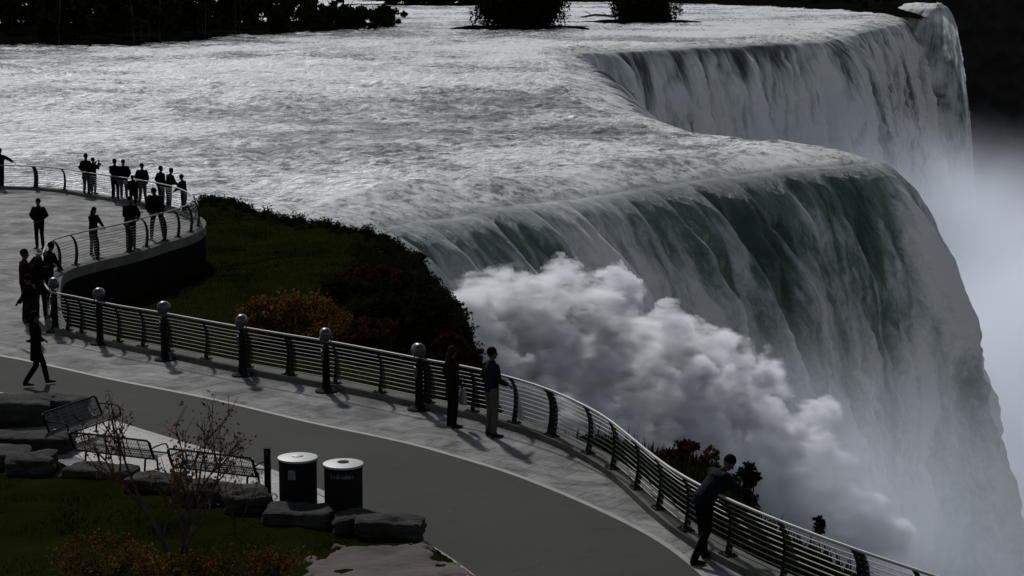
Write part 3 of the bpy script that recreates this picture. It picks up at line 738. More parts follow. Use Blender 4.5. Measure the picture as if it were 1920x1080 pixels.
# ------------------------------------------------------------------ coin binocular viewers
def make_viewer():
    o = empty('coin_viewer', (0, 0, 0))
    b = MB(); b.lathe([(.27, 0), (.27, .03), (.24, .05), (.16, .07), (.13, .10)], n=28); b.build('base', M['black'], o)
    b = MB(); b.lathe([(.13, .09), (.105, .14), (.092, .2), (.085, .95), (.09, .97), (.085, 1.02), (.06, 1.04), (.055, 1.12)], n=20)
    b.build('pole', M['black'], o)
    b = MB(); b.box((-.085, 0, .84), (.06, .13, .22)); b.build('coin_box', M['silver'], o, bevel=.012)
    b = MB(); b.tube([(0, -.03, 1.06), (.11, -.03, 1.12), (.14, -.03, 1.26)], .016, 8); b.tube([(0, -.03, 1.06), (-.11, -.03, 1.12), (-.14, -.03, 1.26)], .016, 8); b.build('yoke', M['silver'], o)
    # rounded housing, eyepieces at the back, two lenses at the front
    b = MB(); n = 20; V = []; Fc = []
    secs = [(-.15, .06, .07), (-.14, .10, .12), (-.08, .135, .165), (.02, .14, .175), (.11, .135, .16), (.16, .12, .135), (.17, .10, .11)]
    for (y, rx, rz_) in secs:
        for k in range(n):
            a = 2 * math.pi * k / n; V.append((rx * math.copysign(abs(math.cos(a)) ** .8, math.cos(a)), y, 1.29 + rz_ * (math.sin(a) if math.sin(a) > 0 else .8 * math.sin(a))))
    for i in range(len(secs) - 1):
        for k in range(n): Fc.append((i * n + k, i * n + (k + 1) % n, (i + 1) * n + (k + 1) % n, (i + 1) * n + k))
    Fc += [tuple(range(n))[::-1], tuple((len(secs) - 1) * n + k for k in range(n))]
    b.add(V, Fc); h = b.build('housing', M['silver'], o, ang=60)
    for sx in (-.055, .055):
        b = MB(); b.tube([(sx, -.14, 1.28), (sx, -.19, 1.28)], .016, 10); b.build('eyepiece', M['silver'], h)
        b = MB(); b.tube([(sx, .165, 1.28), (sx, .19, 1.28)], .042, 12); b.build('lens', M['black'], h)
    return o
vw = make_viewer()
vspots = [(104, 622, .1, 'coin viewer at the corner of the railing, hidden behind the group of visitors'), (188, 645, -.25, 'coin viewer first along the railing from the corner where the visitors crowd'),
          (309, 675, -.5, 'coin viewer second along the railing from the crowded corner'), (455, 704, -.1, 'coin viewer in front of the golden shrub, third from the crowded corner'),
          (612, 734, .2, 'coin viewer with the palest cap, between the golden shrub and the dark shrub'), (786, 768, .5, 'coin viewer beside the two standing visitors, last in the row')]
for i, (x, y, a, lab) in enumerate(vspots):
    o = vw if i == 0 else copy_tree(vw); p = at(x, y, 0); o.location = p; o.rotation_euler = (0, 0, a); o.scale = (.93, .93, .97)
    tag(o, lab, 'viewer', 'coin viewers along the railing')

# ------------------------------------------------------------------ benches: bowed mesh back, loop armrests
def make_bench(L=1.75):
    o = empty('bench', (0, 0, 0))
    # local: length along x, sitter faces +y, back at y=0
    zb = [(.40, .06), (.52, .01), (.66, -.04), (.80, -.08), (.86, -.09)]
    nx = int(L / .035)
    b = MB()
    for i in range(nx + 1):
        x = -L / 2 + L * i / nx; b.tube([(x, y, z) for z, y in zb], .006 if i % 7 else .013, 5)
    for z, y in [(.47, .035), (.56, -.005), (.65, -.037), (.74, -.062)]: b.tube([(-L / 2, y, z), (L / 2, y, z)], .006, 4)
    bk = b.build('backrest', M['mesh'], o)
    b = MB(); b.tube([(-L / 2, .06, .40)] + [(-L / 2, y, z) for z, y in zb[1:4]] + [(-L / 2 + .05, -.09, .865), (L / 2 - .05, -.09, .865)] + [(L / 2, y, z) for z, y in zb[1:4][::-1]] + [(L / 2, .06, .40)], .024, 8)
    b.build('back_frame', M['black'], bk)
    b = MB()
    for i in range(nx + 1):
        x = -L / 2 + L * i / nx; b.tube([(x, .05, .40), (x, .25, .41), (x, .46, .43), (x, .50, .41)], .0055, 4)
    for y in (.12, .24, .36): b.tube([(-L / 2, y, .405), (L / 2, y, .405)], .006, 4)
    st = b.build('seat', M['mesh'], o)
    b = MB(); b.tube([(-L / 2, .05, .395), (L / 2, .05, .395)], .022, 8); b.tube([(-L / 2, .49, .41), (L / 2, .49, .41)], .022, 8); b.build('seat_frame', M['black'], st)
    for s_ in (-1, 1):
        x = s_ * L / 2; b = MB(); b.tube([(x, -.05, .66), (x, .1, .68), (x, .3, .68), (x, .42, .66), (x, .48, .58), (x, .49, .41)], .017, 8); b.build('armrest', M['black'], o)
        x = s_ * (L / 2 - .22)
        for yy in (.08, .44):
            b = MB(); b.tube([(x, .26, .38), (x, yy, .34), (x, yy + (.03 if yy > .2 else -.03), .012)], .02, 8); b.box((x, yy + (.03 if yy > .2 else -.03), .008), (.09, .09, .016)); b.build('leg', M['black'], o)
    b = MB(); b.tube([(0, -.02, .6), (0, .1, .5), (0, .28, .42)], .012, 6); b.build('centre_brace', M['black'], o)
    return o
bn = make_bench()
for i, (x, y, a, lab) in enumerate([(212, 884, R(-24), 'metal bench with its back to the lawn, between the boulders and the bare sapling'), (400, 918, R(-24), 'metal bench behind the bare sapling, nearest the dark bollard and the bins'),
                                    (140, 822, R(-112), 'metal bench turned side-on beside the dark boulders, furthest along the path')]):
    o = bn if i == 0 else copy_tree(bn); o.location = at(x, y, .006); o.rotation_euler = (0, 0, a); o.scale = (1, 1, .78); tag(o, lab, 'bench', 'metal benches beside the path')

# ------------------------------------------------------------------ litter bins and bollard
def make_bin(loc, lab, arc):
    o = empty('litter_bin', loc, 0, lab, 'bin', 'round litter bins')
    b = MB(); r = .315; b.lathe([(.29, 0), (.30, .03), (r, .05), (r, .90), (r + .012, .91), (r + .012, .935), (.30, .945)], n=48); bd = b.build('body', M['black'], o, ang=30)
    b = MB(); b.lathe([(r + .02, .94), (r + .025, .955), (r + .018, .975), (.20, .992), (.10, .995)], n=48); ld = b.build('lid', M['lid'], o, ang=50)
    b = MB(); b.lathe([(.09, .99), (.095, 1.005), (.05, 1.012)], n=20); b.build('lid_opening', M['black'] if arc else M['lid'], ld)
    rng = random.Random(3 if arc else 4); b = MB()
    def plate(a0, a1, z0, z1, rr, n=8):
        V = []; 
        for i in range(n + 1):
            a = a0 + (a1 - a0) * i / n; V += [(rr * math.sin(a), -rr * math.cos(a), z0), (rr * math.sin(a), -rr * math.cos(a), z1)]
        b.add(V, [(2 * i, 2 * i + 2, 2 * i + 3, 2 * i + 1) for i in range(n)])
    if not arc:
        plate(-.42, -.02, .66, .82, r + .004); b.build('sticker', M['sticker'], bd, smooth=False)
        b = MB(); z = .79
        for k in range(4):
            a = -.38
            while a < -.08: d = rng.uniform(.02, .05); plate(a, a + d, z - .02, z, r + .007, 2); a += d + .015
            z -= .034
        b.build('sticker_print', M['print'], bd, smooth=False)
    else:
        a = -.62
        while a < .62: d = rng.uniform(.035, .06); hh = rng.uniform(.045, .065); plate(a, a + d, .80, .80 + hh * .35, r + .004, 2); plate(a, a + d * .3, .775, .80 + hh, r + .0045, 2); a += d + rng.choice([.02, .02, .07])
        b.build('sticker_print', M['sticker'], bd, smooth=False)
    return o
M['sticker'] = noisy('worn_sticker', (.07, .07, .075), (.15, .15, .16), 20, .6, 0)
M['print'] = mat('sticker_ink', (.03, .03, .035), .6)
make_bin(at(560, 963, .006), 'black litter bin with a square pale sticker, beside the bollard', False)
make_bin(at(645, 976, .006), 'black litter bin with faint pale lettering round its top, standing further from the bollard', True)
o = empty('bollard', at(503, 948, .006), 0, 'slim dark square bollard beside the litter bins', 'bollard')
b = MB(); b.box((0, 0, .49), (.105, .105, .98)); b.build('body', M['black'], o, bevel=.01)
b = MB(); b.box((0, -.056, .93), (.03, .006, .08)); b.build('reflector', M['silver'], o, smooth=False)
b = MB(); b.box((0, 0, 1.0), (.115, .115, .02)); b.build('cap', M['black'], o, bevel=.004)

# ------------------------------------------------------------------ boulders
def rock(px, py, sx, sy, sz, rz, seed, lab, z=0.0, group='boulders edging the lawn', flat=.75):
    bm = bmesh.new(); bmesh.ops.create_cube(bm, size=1); bmesh.ops.subdivide_edges(bm, edges=bm.edges, cuts=13, use_grid_fill=True)
    V = np.array([v.co[:] for v in bm.verts]); L = (np.abs(V * 2) ** 9).sum(1) ** (1 / 9); V = V / L[:, None] * 1.0
    V = V * np.array([sx * 1.35, sy * 1.5, sz * 1.4]); nrm = V / (np.linalg.norm(V, axis=1, keepdims=True) + 1e-6)
    d = fbm(V / (.55 * max(sx, sy)) + seed, 2, seed, gain=.6) * .16 * min(sx, sy) + fbm(V * np.array([1, 1, 3.0]) * 2.2 + seed, 4, seed + 3, gain=.65) * .12
    strata = np.round(V[:, 2] / .12 + .3 * fbm(V * 2, 2, seed)) * .012
    V = V + nrm * (d + strata)[:, None]; V[:, 2] += sz * .48
    for v, c in zip(bm.verts, V): v.co = c
    me = bpy.data.meshes.new('boulder'); bm.to_mesh(me); bm.free(); me.materials.append(M['rock']); me.polygons.foreach_set('use_smooth', [True] * len(me.polygons)); me.set_sharp_from_angle(angle=R(28))
    o = bpy.data.objects.new('boulder', me); C.objects.link(o); p = at(px, py, z); o.location = p; o.rotation_euler = (0, 0, rz)
    return tag(o, lab, 'boulder', group)
rock(25, 792, 1.15, .75, .42, .1, 1, 'long dark boulder with a pale top, behind the side-on bench')
rock(118, 786, .70, .5, .40, -.4, 2, 'dark pointed boulder touching the end of the side-on bench')
rock(38, 842, 1.5, .5, .26, -.1, 3, 'flat grey slab boulder directly below the longest dark boulder')
rock(-30, 884, 1.15, .6, .34, .0, 4, 'low slab boulder cut by the edge of the picture')
rock(58, 896, .62, .5, .34, .1, 5, 'dark slab boulder with a thin pale front lip')
rock(190, 905, .95, .45, .25, -.25, 6, 'low mossy boulder under the middle bench')
rock(300, 932, .80, .42, .30, -.2, 7, 'dark boulder between the two facing-away benches')
rock(388, 955, .60, .42, .34, .1, 8, 'dark boulder at the foot of the bare sapling')
rock(458, 968, .55, .5, .40, .3, 9, 'rounded dark boulder just short of the bollard')
rock(560, 992, .80, .48, .30, -.12, 10, 'grey-topped boulder in front of the litter bin with the sticker')
rock(672, 1004, .55, .42, .28, .1, 11, 'boulder in front of the litter bin with pale lettering')
rock(735, 1018, .74, .40, .34, -.14, 12, 'last broad boulder of the row, by the bare ground and the path')

# ------------------------------------------------------------------ plants near the camera
def branch_tree(name, loc, h, seed, label, cat, leafm, nleaf, leafsize, lean=(0, 0), levels=4, r0=.035, spread=.55, group=None):
    rng = random.Random(seed); o = empty(name, loc, 0, label, cat, group); b = MB(); tips = []
    def grow(p, d, L, r, lv):
        q = p; pts = [p]; rad = [r]
        for k in range(4):
            d = (d + Vector((rng.gauss(0, .13), rng.gauss(0, .13), rng.gauss(.04, .05)))).normalized(); q = q + d * L / 4; pts.append(q); rad.append(r * (1 - .14 * (k + 1)))
            if lv > 0 and k >= 1:
                for _ in range(rng.choice((1, 1, 2))):
                    a = rng.uniform(0, 6.28); sd = Vector((math.cos(a), math.sin(a), rng.uniform(.2, .7))).normalized()
                    grow(q, (d * (1 - spread) + sd * spread).normalized(), L * rng.uniform(.5, .72), r * .55, lv - 1)
        b.tube(pts, rad, 5)
        tips.extend(pts[2:] if lv <= 1 else [])
    for k in range(3):
        a = rng.uniform(0, 6.28); grow(Vector((0, 0, -.1)), Vector((math.cos(a) * .22 + lean[0], math.sin(a) * .22 + lean[1], 1)).normalized(), h * rng.uniform(.42, .58), r0 * rng.uniform(.6, 1), levels)
    b.build('trunk', M['bark'], o)
    if nleaf and tips:
        npr = np.random.default_rng(seed); T = np.array([tuple(t) for t in tips]); P = T[npr.integers(0, len(T), nleaf)] + npr.normal(size=(nleaf, 3)) * .05
        leaf_mesh('crown', P, leafsize, leafm, o)
    return o
branch_tree('sapling', at(335, 1075, .15), 2.6, 11, 'nearly bare young tree with a few rusty leaves, rising in front of the benches', 'tree', M['leaf_mute'], 1000, .032, r0=.05, spread=.45, levels=3)
shrub('low_shrub', at(200, 1095, .1), 1.0, .6, .75, .03, 1300, M['leaf_mute'], 'sparse yellow-brown shrub on the lawn by the foot of the bare sapling', 'shrub', 31, 'autumn shrubs on the lawn', nclump=34, clump=.4)
shrub('low_shrub', at(470, 1100, .1), .95, .6, .62, .03, 1500, M['leaf_mute'], 'rusty orange shrub on the lawn in front of the grey-topped boulder', 'shrub', 32, 'autumn shrubs on the lawn', nclump=34, clump=.4)
shrub('low_shrub', at(340, 1125, .1), .9, .6, .7, .03, 1500, M['leaf_gold'], 'golden shrub at the very bottom edge below the bare sapling', 'shrub', 33, 'autumn shrubs on the lawn', nclump=30, clump=.4)
branch_tree('thin_sapling', at(445, 985, .1), 1.5, 15, 'thin bare twiggy plant standing beside the rounded boulder', 'plant', M['leaf_gold'], 60, .03, r0=.014, levels=2)

# shrubs on the bank
def bz(x, y): return float(bank_z(np.array([[x, y]]))[0][0])
def on_bank(px, py, z=-1.3):
    p = at(px, py, z); z2 = bz(p.x, p.y); p = at(px, py, max(z2, -3)); return Vector((p.x, p.y, bz(p.x, p.y)))
sh = [((545, 640), 1.9, 1.4, 1.6, .06, 5000, 'leaf_gold', 'golden autumn shrub behind the third and fourth coin viewers'),
      ((640, 655), 1.5, 1.3, 1.1, .05, 3600, 'leaf_gold', 'smaller yellowish shrub just beyond the palest coin viewer'),
      ((715, 668), 1.4, 1.2, 1.1, .05, 8000, 'leaf_rust', 'rust-coloured shrub between the palest coin viewer and the dark thicket'),
      ((690, 530), 1.4, 1.2, .6, .06, 6000, 'leaf_rust', 'brown shrub high on the grass slope above the thicket'),
      ((655, 560), 1.3, 1.2, .7, .06, 4000, 'leaf_green', 'low green shrub in the middle of the grass slope'),
      ((750, 565), 1.2, 1.6, .8, .06, 9000, 'leaf_dark', 'dark shrub hugging the gorge edge nearest the start of the falls'),
      ((752, 640), 1.7, 1.5, 1.4, .06, 18000, 'leaf_dark', 'largest dark green thicket at the gorge edge behind the railing'),
      ((806, 668), 1.0, 1.1, 1.7, .06, 14000, 'leaf_dark', 'dark shrub overhanging the spray at the gorge edge'),
      ((845, 722), .55, .5, 1.6, .05, 9000, 'leaf_rust', 'dark reddish shrub rising behind the woman at the railing')]
for i, (p, rx, ry, h, ls, nl, lm, lab) in enumerate(sh):
    q = on_bank(*p); shrub('bank_shrub', q, rx, ry, h, ls, nl, M[lm], lab, 'shrub', 70 + i, 'shrubs on the bank beyond the railing', nclump=64, low=.02, clump=.27)
for i, (x, y, z, rx, h, ls, nl, lm, lab) in enumerate([(1285, 905, -.9, .55, .95, .05, 1800, 'leaf_rust', 'orange-brown bush beyond the railing, behind the leaning man'), (1392, 968, -.9, .42, 1.1, .055, 1100, 'leaf_green', 'dark leafy bush beyond the railing at the leaning man\'s head'),
                                           (1330, 915, -.9, .3, .9, .05, 700, 'leaf_gold', 'yellow-green bush squeezed between the orange bush and the dark leafy one'), (1534, 1005, -.6, .14, .40, .05, 110, 'leaf_green', 'tiny dark plant standing above the rail beyond the leaning man')]):
    p = at(x, y, z); shrub('edge_bush', p, rx, rx, h, ls, nl, M[lm], lab, 'shrub', 90 + i, 'bushes at the gorge edge', nclump=26, clump=.3, low=.1)
def weeds():
    rng = np.random.default_rng(3); V = []; G = []
    off1 = turned(1.2); sel = [p for p in off1 if p[0] > .8 and p[1] > 14]
    P, s = resample([(p[0], p[1], 0) for p in sel], .02)
    g = P[rng.integers(0, len(P), 9000)][:, :2] + rng.normal(size=(9000, 2)) * .55
    d = poly_sd(g, dp); g = g[d > .25]
    z = bank_z(g)[0]
    blades('weeds', g, z, .26, 'tangle of dry weeds and tall grass along the gorge edge below the railing', M['leaf_green'])
weeds()

# ------------------------------------------------------------------ people
def remesh(o, vox, smooth_it=4):
    m = o.modifiers.new('remesh', 'REMESH'); m.mode = 'VOXEL'; m.voxel_size = vox; m.use_smooth_shade = True
    s_ = o.modifiers.new('smooth', 'SMOOTH'); s_.iterations = smooth_it; s_.factor = .5
    return o
BASE = dict(pel=(0, 0, .95), waist=(0, .0, 1.08), chest=(0, .01, 1.30), neck=(0, 0, 1.46), head=(0, .02, 1.62),
            shL=(-.165, 0, 1.375), shR=(.165, 0, 1.375), elL=(-.24, -.03, 1.14), elR=(.24, -.03, 1.14), wrL=(-.25, .06, .90), wrR=(.25, .06, .90),
            hiL=(-.09, 0, .93), hiR=(.09, 0, .93), knL=(-.10, .02, .50), knR=(.10, .02, .50), anL=(-.11, -.02, .09), anR=(.11, -.02, .09))
def person(loc, rz, label, pose=None, lean=0, h=1.75, coat=(.02, .02, .025), legs=(.02, .02, .022), hair=None, hairlen=0, fine=False, coatlen=.0, hat=None, turn=0, group='visitors on the promenade', bulk=1.0, bag=None):
    J = {k: Vector(v) for k, v in BASE.items()}
    if pose:
        for k, v in pose.items():
            if k in J: J[k] = Vector(v)
    if lean:
        m = Matrix.Translation((0, 0, .95)) @ Matrix.Rotation(-lean, 4, 'X') @ Matrix.Translation((0, 0, -.95))
        fixed = (pose or {}).get('world', ())
        for k in J:
            if k[:2] in ('wa', 'ch', 'ne', 'he', 'sh', 'el', 'wr') and k not in fixed: J[k] = m @ J[k]
    sc = h / 1.75
    o = empty('person', loc, rz, label, 'person', group); o.scale = (sc, sc, sc)
    vox = .011 if fine else .02
    up = (J['head'] - J['neck']).normalized()
    hm = (Matrix.Rotation(turn, 3, 'Z') @ up.rotation_difference(Vector((0, 0, 1))).inverted().to_matrix()) if lean or turn else Matrix.Identity(3)
    hq = Vector((0, 0, 1)).rotation_difference(up).to_matrix() @ Matrix.Rotation(turn, 3, 'Z')
    H = J['head']
    b = MB()
    b.tube([J['pel'], J['waist'], J['chest'], J['neck']], [(.13, .10), (.115, .09), (.14, .10), (.055, .05)], 12, up=(1, 0, 0))
    b.tube([J['neck'] - up * .03, J['neck'] + up * .09], [.055, .052], 10)
    b.ball(H + hq @ Vector((0, -.01, .015)), (.078, .095, .105), 16, 12, hq); b.ball(H + hq @ Vector((0, .025, -.055)), (.055, .062, .062), 12, 8, hq)
    b.tube([H + hq @ Vector((0, .08, .02)), H + hq @ Vector((0, .112, -.018)), H + hq @ Vector((0, .09, -.03))], [.008, .015, .01], 6)
    b.tube([H + hq @ Vector((-.02, .085, -.062)), H + hq @ Vector((.02, .085, -.062))], .008, 6)
    for s_ in (-1, 1): b.ball(H + hq @ Vector((s_ * .08, -.005, -.005)), (.012, .022, .032), 8, 6, hq)
    for S_ in 'LR':
        sh_, el, wr = J['sh' + S_], J['el' + S_], J['wr' + S_]; hi, kn, an = J['hi' + S_], J['kn' + S_], J['an' + S_]
        b.tube([J['chest'] + Vector((0, 0, .08)), sh_, sh_.lerp(el, .5), el, el.lerp(wr, .4), wr], [.06, .055, .048, .038, .04, .026], 10)
        b.tube([J['pel'], hi, hi.lerp(kn, .5), kn, kn.lerp(an, .4), an], [.09, .085, .075, .055, .055, .036], 10)
        # hand: palm, four fingers of unequal length and a thumb from the side of the palm
        d = (wr - el).normalized(); side = d.cross(Vector((0, 0, 1))); side = side.normalized() if side.length > .1 else Vector((1, 0, 0)); nrm = side.cross(d)
        curl = (pose or {}).get('curl', .5); p1 = wr + d * .085
        b.tube([wr - d * .01, wr + d * .04, p1], [(.024, .016), (.036, .015), (.038, .013)], 10, up=side)
        for k, (o_, L) in enumerate(((-.029, .072), (-.010, .08), (.010, .076), (.028, .060))):
            q0 = p1 + side * o_; dd = (d - nrm * curl * .6).normalized(); q1 = q0 + dd * L * .45; dd2 = (d - nrm * curl * 1.8).normalized(); q2 = q1 + dd2 * L * .32; dd3 = (d - nrm * curl * 3.2).normalized(); q3 = q2 + dd3 * L * .25
            b.tube([q0 - d * .012, q1, q2, q3], [.009, .0085, .008, .0065] if fine else .011, 7)
        ts = -1 if S_ == 'R' else 1; t0 = wr + d * .03 + side * ts * .028; t1 = t0 + (side * ts * .7 + d * .7).normalized() * .035; t2 = t1 + (d * .9 + side * ts * .2 - nrm * curl * .3).normalized() * .03
        b.tube([wr + d * .02, t0, t1, t2], [.014, .012, .010, .008], 7)
        ft = Vector((.02 if S_ == 'R' else -.02, .15, 0)); 
        b.tube([an, an + Vector((0, .03, -.045)), Vector((an.x, an.y, an.z - .055)) + ft], [.035, .034, .02], 8)
    body = b.build('body', M['skin'], o); remesh(body, .0075 if fine else .014, 2)
    # coat
    k = bulk; b = MB(); pe = J['pel'] + Vector((0, 0, -.05 - coatlen)); 
    b.tube([pe, J['pel'] + Vector((0, 0, .02)), J['waist'], J['chest'] + Vector((0, 0, -.04)), J['chest'].lerp(J['neck'], .4), J['chest'].lerp(J['neck'], .8), J['neck'] + up * .03],
           [(.17 * k + coatlen * .05, .125 * k + coatlen * .05), (.165 * k, .12 * k), (.15 * k, .118 * k), (.172 * k, .13 * k), (.15 * k, .12 * k), (.095 * k, .085), (.062, .062)], 16, up=(1, 0, 0))
    for S_ in 'LR':
        sh_, el, wr = J['sh' + S_], J['el' + S_], J['wr' + S_]
        b.tube([J['chest'] + Vector((0, 0, .07)), sh_, sh_.lerp(el, .5), el, el.lerp(wr, .5), wr], [.07 * k, .078 * k, .067 * k, .058 * k, .053 * k, .042 * k], 12)
        b.ball(sh_, .078 * k, 10, 8)
    for i_ in range(3): b.ball(J['waist'] + Vector(((-.1, .09, 0)[i_], (-.05, .05, .1)[i_], (-.06, .02, -.04)[i_])), (.06, .06, .03), 8, 6)
    co = b.build('coat', cloth(coat), o); remesh(co, vox, 3)
    b = MB()
    for S_ in 'LR':
        hi, kn, an = J['hi' + S_], J['kn' + S_], J['an' + S_]
        b.tube([J['pel'] + Vector((0, 0, .05)), hi, hi.lerp(kn, .45), kn, kn.lerp(an, .45), an + Vector((0, 0, .0))], [.11, .108, .09, .07, .066, .058], 12)
    b.ball(J['pel'], (.155, .125, .11), 12, 8)
    tr = b.build('trousers', cloth(legs), o); remesh(tr, vox, 3)
    for S_ in 'LR':
        an = J['an' + S_]; b = MB(); fx = .03 if S_ == 'R' else -.03; up_ = an.z - .09
        b.tube([an + Vector((0, -.05, -.045)), an + Vector((0, .03, -.04)), an + Vector((fx * .5, .12, -.055)), an + Vector((fx, .20, -.062))], [(.042, .045), (.045, .048), (.046, .034), (.034, .022)], 10, up=(1, 0, 0))
        b.tube([an + Vector((0, -.01, -.03)), an + Vector((0, -.01, .03))], .046, 10)
        sh2 = b.build('shoe', M['shoe'], o); remesh(sh2, .012, 2)
    b = MB(); b.ball(H + hq @ Vector((0, -.022, .035)), (.092, .102, .10), 14, 10, hq)
    if hairlen: b.tube([H + hq @ Vector((0, -.05, .03)), H + hq @ Vector((0, -.085, -.06)), J['neck'] + Vector((0, -.10, -hairlen * .5)), J['neck'] + Vector((0, -.115, -hairlen))], [(.085, .05), (.09, .05), (.085, .035), (.05, .02)], 12, up=(1, 0, 0))
    hr = b.build('hair', hair or M['hair'], o); remesh(hr, .014, 2)
    if hat:
        b = MB(); b.ball(H + hq @ Vector((0, -.015, .06)), (.103, .112, .085), 14, 8, hq); ht = b.build('hat', cloth(hat), o); remesh(ht, .014, 2)
    return o
CAM = dict(elL=(-.24, .12, 1.22), elR=(.24, .12, 1.22), wrL=(-.09, .30, 1.52), wrR=(.09, .30, 1.52))
RAIL = dict(elL=(-.24, .14, 1.16), elR=(.24, .14, 1.16), wrL=(-.13, .36, 1.08), wrR=(.13, .36, 1.08))
POCK = dict(elL=(-.27, -.05, 1.15), elR=(.27, -.05, 1.15), wrL=(-.18, .10, .97), wrR=(.18, .10, .97))
WALK = dict(knL=(-.09, .16, .52), anL=(-.10, .24, .12), knR=(.09, -.02, .50), anR=(.10, -.28, .13), elL=(-.24, -.12, 1.15), wrL=(-.24, -.10, .92), elR=(.24, .02, 1.14), wrR=(.24, .18, .93))
def P(px, py, *a, **k):
    if not k.get('fine'): k['h'] = k.get('h', 1.75) * 1.07; k['bulk'] = k.get('bulk', 1) * 1.1
    return person(at(px, py, k.pop('z', 0)), *a, **k)
def cam_item(px, py, rz, h, label, d=.36, hz=1.50, name='camera_held'):
    p = at(px, py, 0); q = p + Matrix.Rotation(rz, 3, 'Z') @ Vector((0, d, 0)); q.z = hz * h / 1.75
    o = empty(name, q, rz, label, 'camera'); b = MB(); b.box((0, 0, 0), (.14, .07, .09)); b.build('camera_body', M['black'], o, bevel=.012)
    b = MB(); b.tube([(0, .03, 0), (0, .11, 0)], .036, 12); b.build('lens', M['black'], o)
# the two standing together and the leaning man, nearest
P(848, 801, R(-60), 'woman in a long dark coat standing at the railing beside the man in pale trousers', POCK, h=1.66, coat=(.018, .014, .016), legs=(.015, .014, .016), coatlen=.28, hairlen=.22, hair=cloth((.035, .016, .010)), fine=True, turn=R(10))
bg_ = empty('handbag', at(868, 800, 0) + Vector((0, 0, .62)), R(-60), 'pale grey bag hanging at the side of the woman in the long dark coat', 'bag'); b = MB()
b.tube([(0, 0, -.16), (0, 0, -.05), (0, 0, .12), (0, 0, .17)], [(.13, .05), (.14, .06), (.12, .04), (.10, .015)], 14); b.build('bag_body', cloth((.5, .5, .52)), bg_)
b = MB(); b.tube([(-.09, 0, .16), (-.07, 0, .34), (0, 0, .44), (.07, 0, .34), (.09, 0, .16)], .009, 6); b.build('strap', M['black'], bg_)
P(922, 819, R(-62), 'man in a dark jacket and pale grey trousers gazing over the railing', dict(POCK, wrR=(.22, .22, 1.04), elR=(.26, .02, 1.14)), h=1.80, coat=(.014, .022, .036), legs=(.15, .14, .125), fine=True, turn=R(-5), bulk=1.08)
P(1318, 1052, R(-62), 'man in dark clothes leaning far over the railing near the orange bush', dict(RAIL, knL=(-.11, .05, .50), knR=(.11, -.01, .50), anL=(-.12, .10, .09), anR=(.13, -.25, .09), elL=(-.26, .40, 1.10), elR=(.26, .40, 1.10), wrL=(-.05, .52, 1.06), wrR=(.05, .52, 1.06), world=('elL', 'elR', 'wrL', 'wrR')), lean=R(40), h=1.80,
  coat=(.010, .014, .022), legs=(.009, .009, .010), fine=True, bulk=1.25)
P(70, 724, R(-68), 'woman in a dark knee-length coat striding along the path', dict(WALK, wrL=(-.12, .16, 1.08), wrR=(.12, .16, 1.08), elL=(-.25, .02, 1.14), elR=(.25, .02, 1.14)), h=1.70, coat=(.008, .007, .008), legs=(.007, .007, .008), coatlen=.30, hairlen=.18, fine=True, group='visitors on the promenade')
# knot of visitors at the railing corner
P(50, 604, R(-60), 'tall visitor in dark red-brown coat holding a camera up at the railing corner', CAM, h=1.84, coat=(.022, .008, .008), legs=(.014, .014, .015)); cam_item(50, 604, R(-60), 1.84, 'small black camera raised by the tall visitor at the railing corner')
P(78, 600, R(20), 'visitor in black with bare hands, between the tall one and the corner viewer', POCK, h=1.62, coat=(.010, .010, .010), legs=(.03, .03, .032), hairlen=.15)
P(66, 640, R(70), 'stooping visitor in a black coat just behind the striding woman', RAIL, lean=R(12), h=1.6, coat=(.012, .008, .010), legs=(.010, .010, .010))
P(90, 570, R(-40), 'visitor in dark clothes leaning on the railing above the corner viewer', RAIL, lean=R(14), h=1.66, coat=(.010, .011, .012), legs=(.012, .012, .012))
P(75, 466, R(170), 'man in black with hands at his belt, alone on the open paving of the platform', dict(POCK, wrL=(-.12, .14, 1.02), wrR=(.12, .14, 1.02), elL=(-.30, -.02, 1.16), elR=(.30, -.02, 1.16)), h=1.62, coat=(.010, .009, .009), legs=(.008, .008, .008), bulk=1.08)
P(176, 478, R(-120), 'woman in a black top leaning lightly on the inner railing of the platform', dict(RAIL), lean=R(6), h=1.52, coat=(.010, .008, .009), legs=(.06, .055, .06), hairlen=.2)
P(246, 468, R(-150), 'broad visitor in a dark top facing out over the inner railing', RAIL, lean=R(4), h=1.72, coat=(.010, .008, .010), legs=(.035, .028, .032), bulk=1.15)
P(296, 450, R(175), 'heavy visitor in black bending over the inner railing with feet apart', dict(RAIL, anL=(-.20, 0, .09), anR=(.20, 0, .09), knL=(-.16, .02, .5), knR=(.16, .02, .5)), lean=R(26), h=1.86, coat=(.008, .008, .008), legs=(.022, .024, .028), bulk=1.25)
P(250, 392, R(10), 'dark visitor standing in the middle of the platform with back turned', POCK, h=1.30, coat=(.008, .008, .008), legs=(.008, .008, .008))
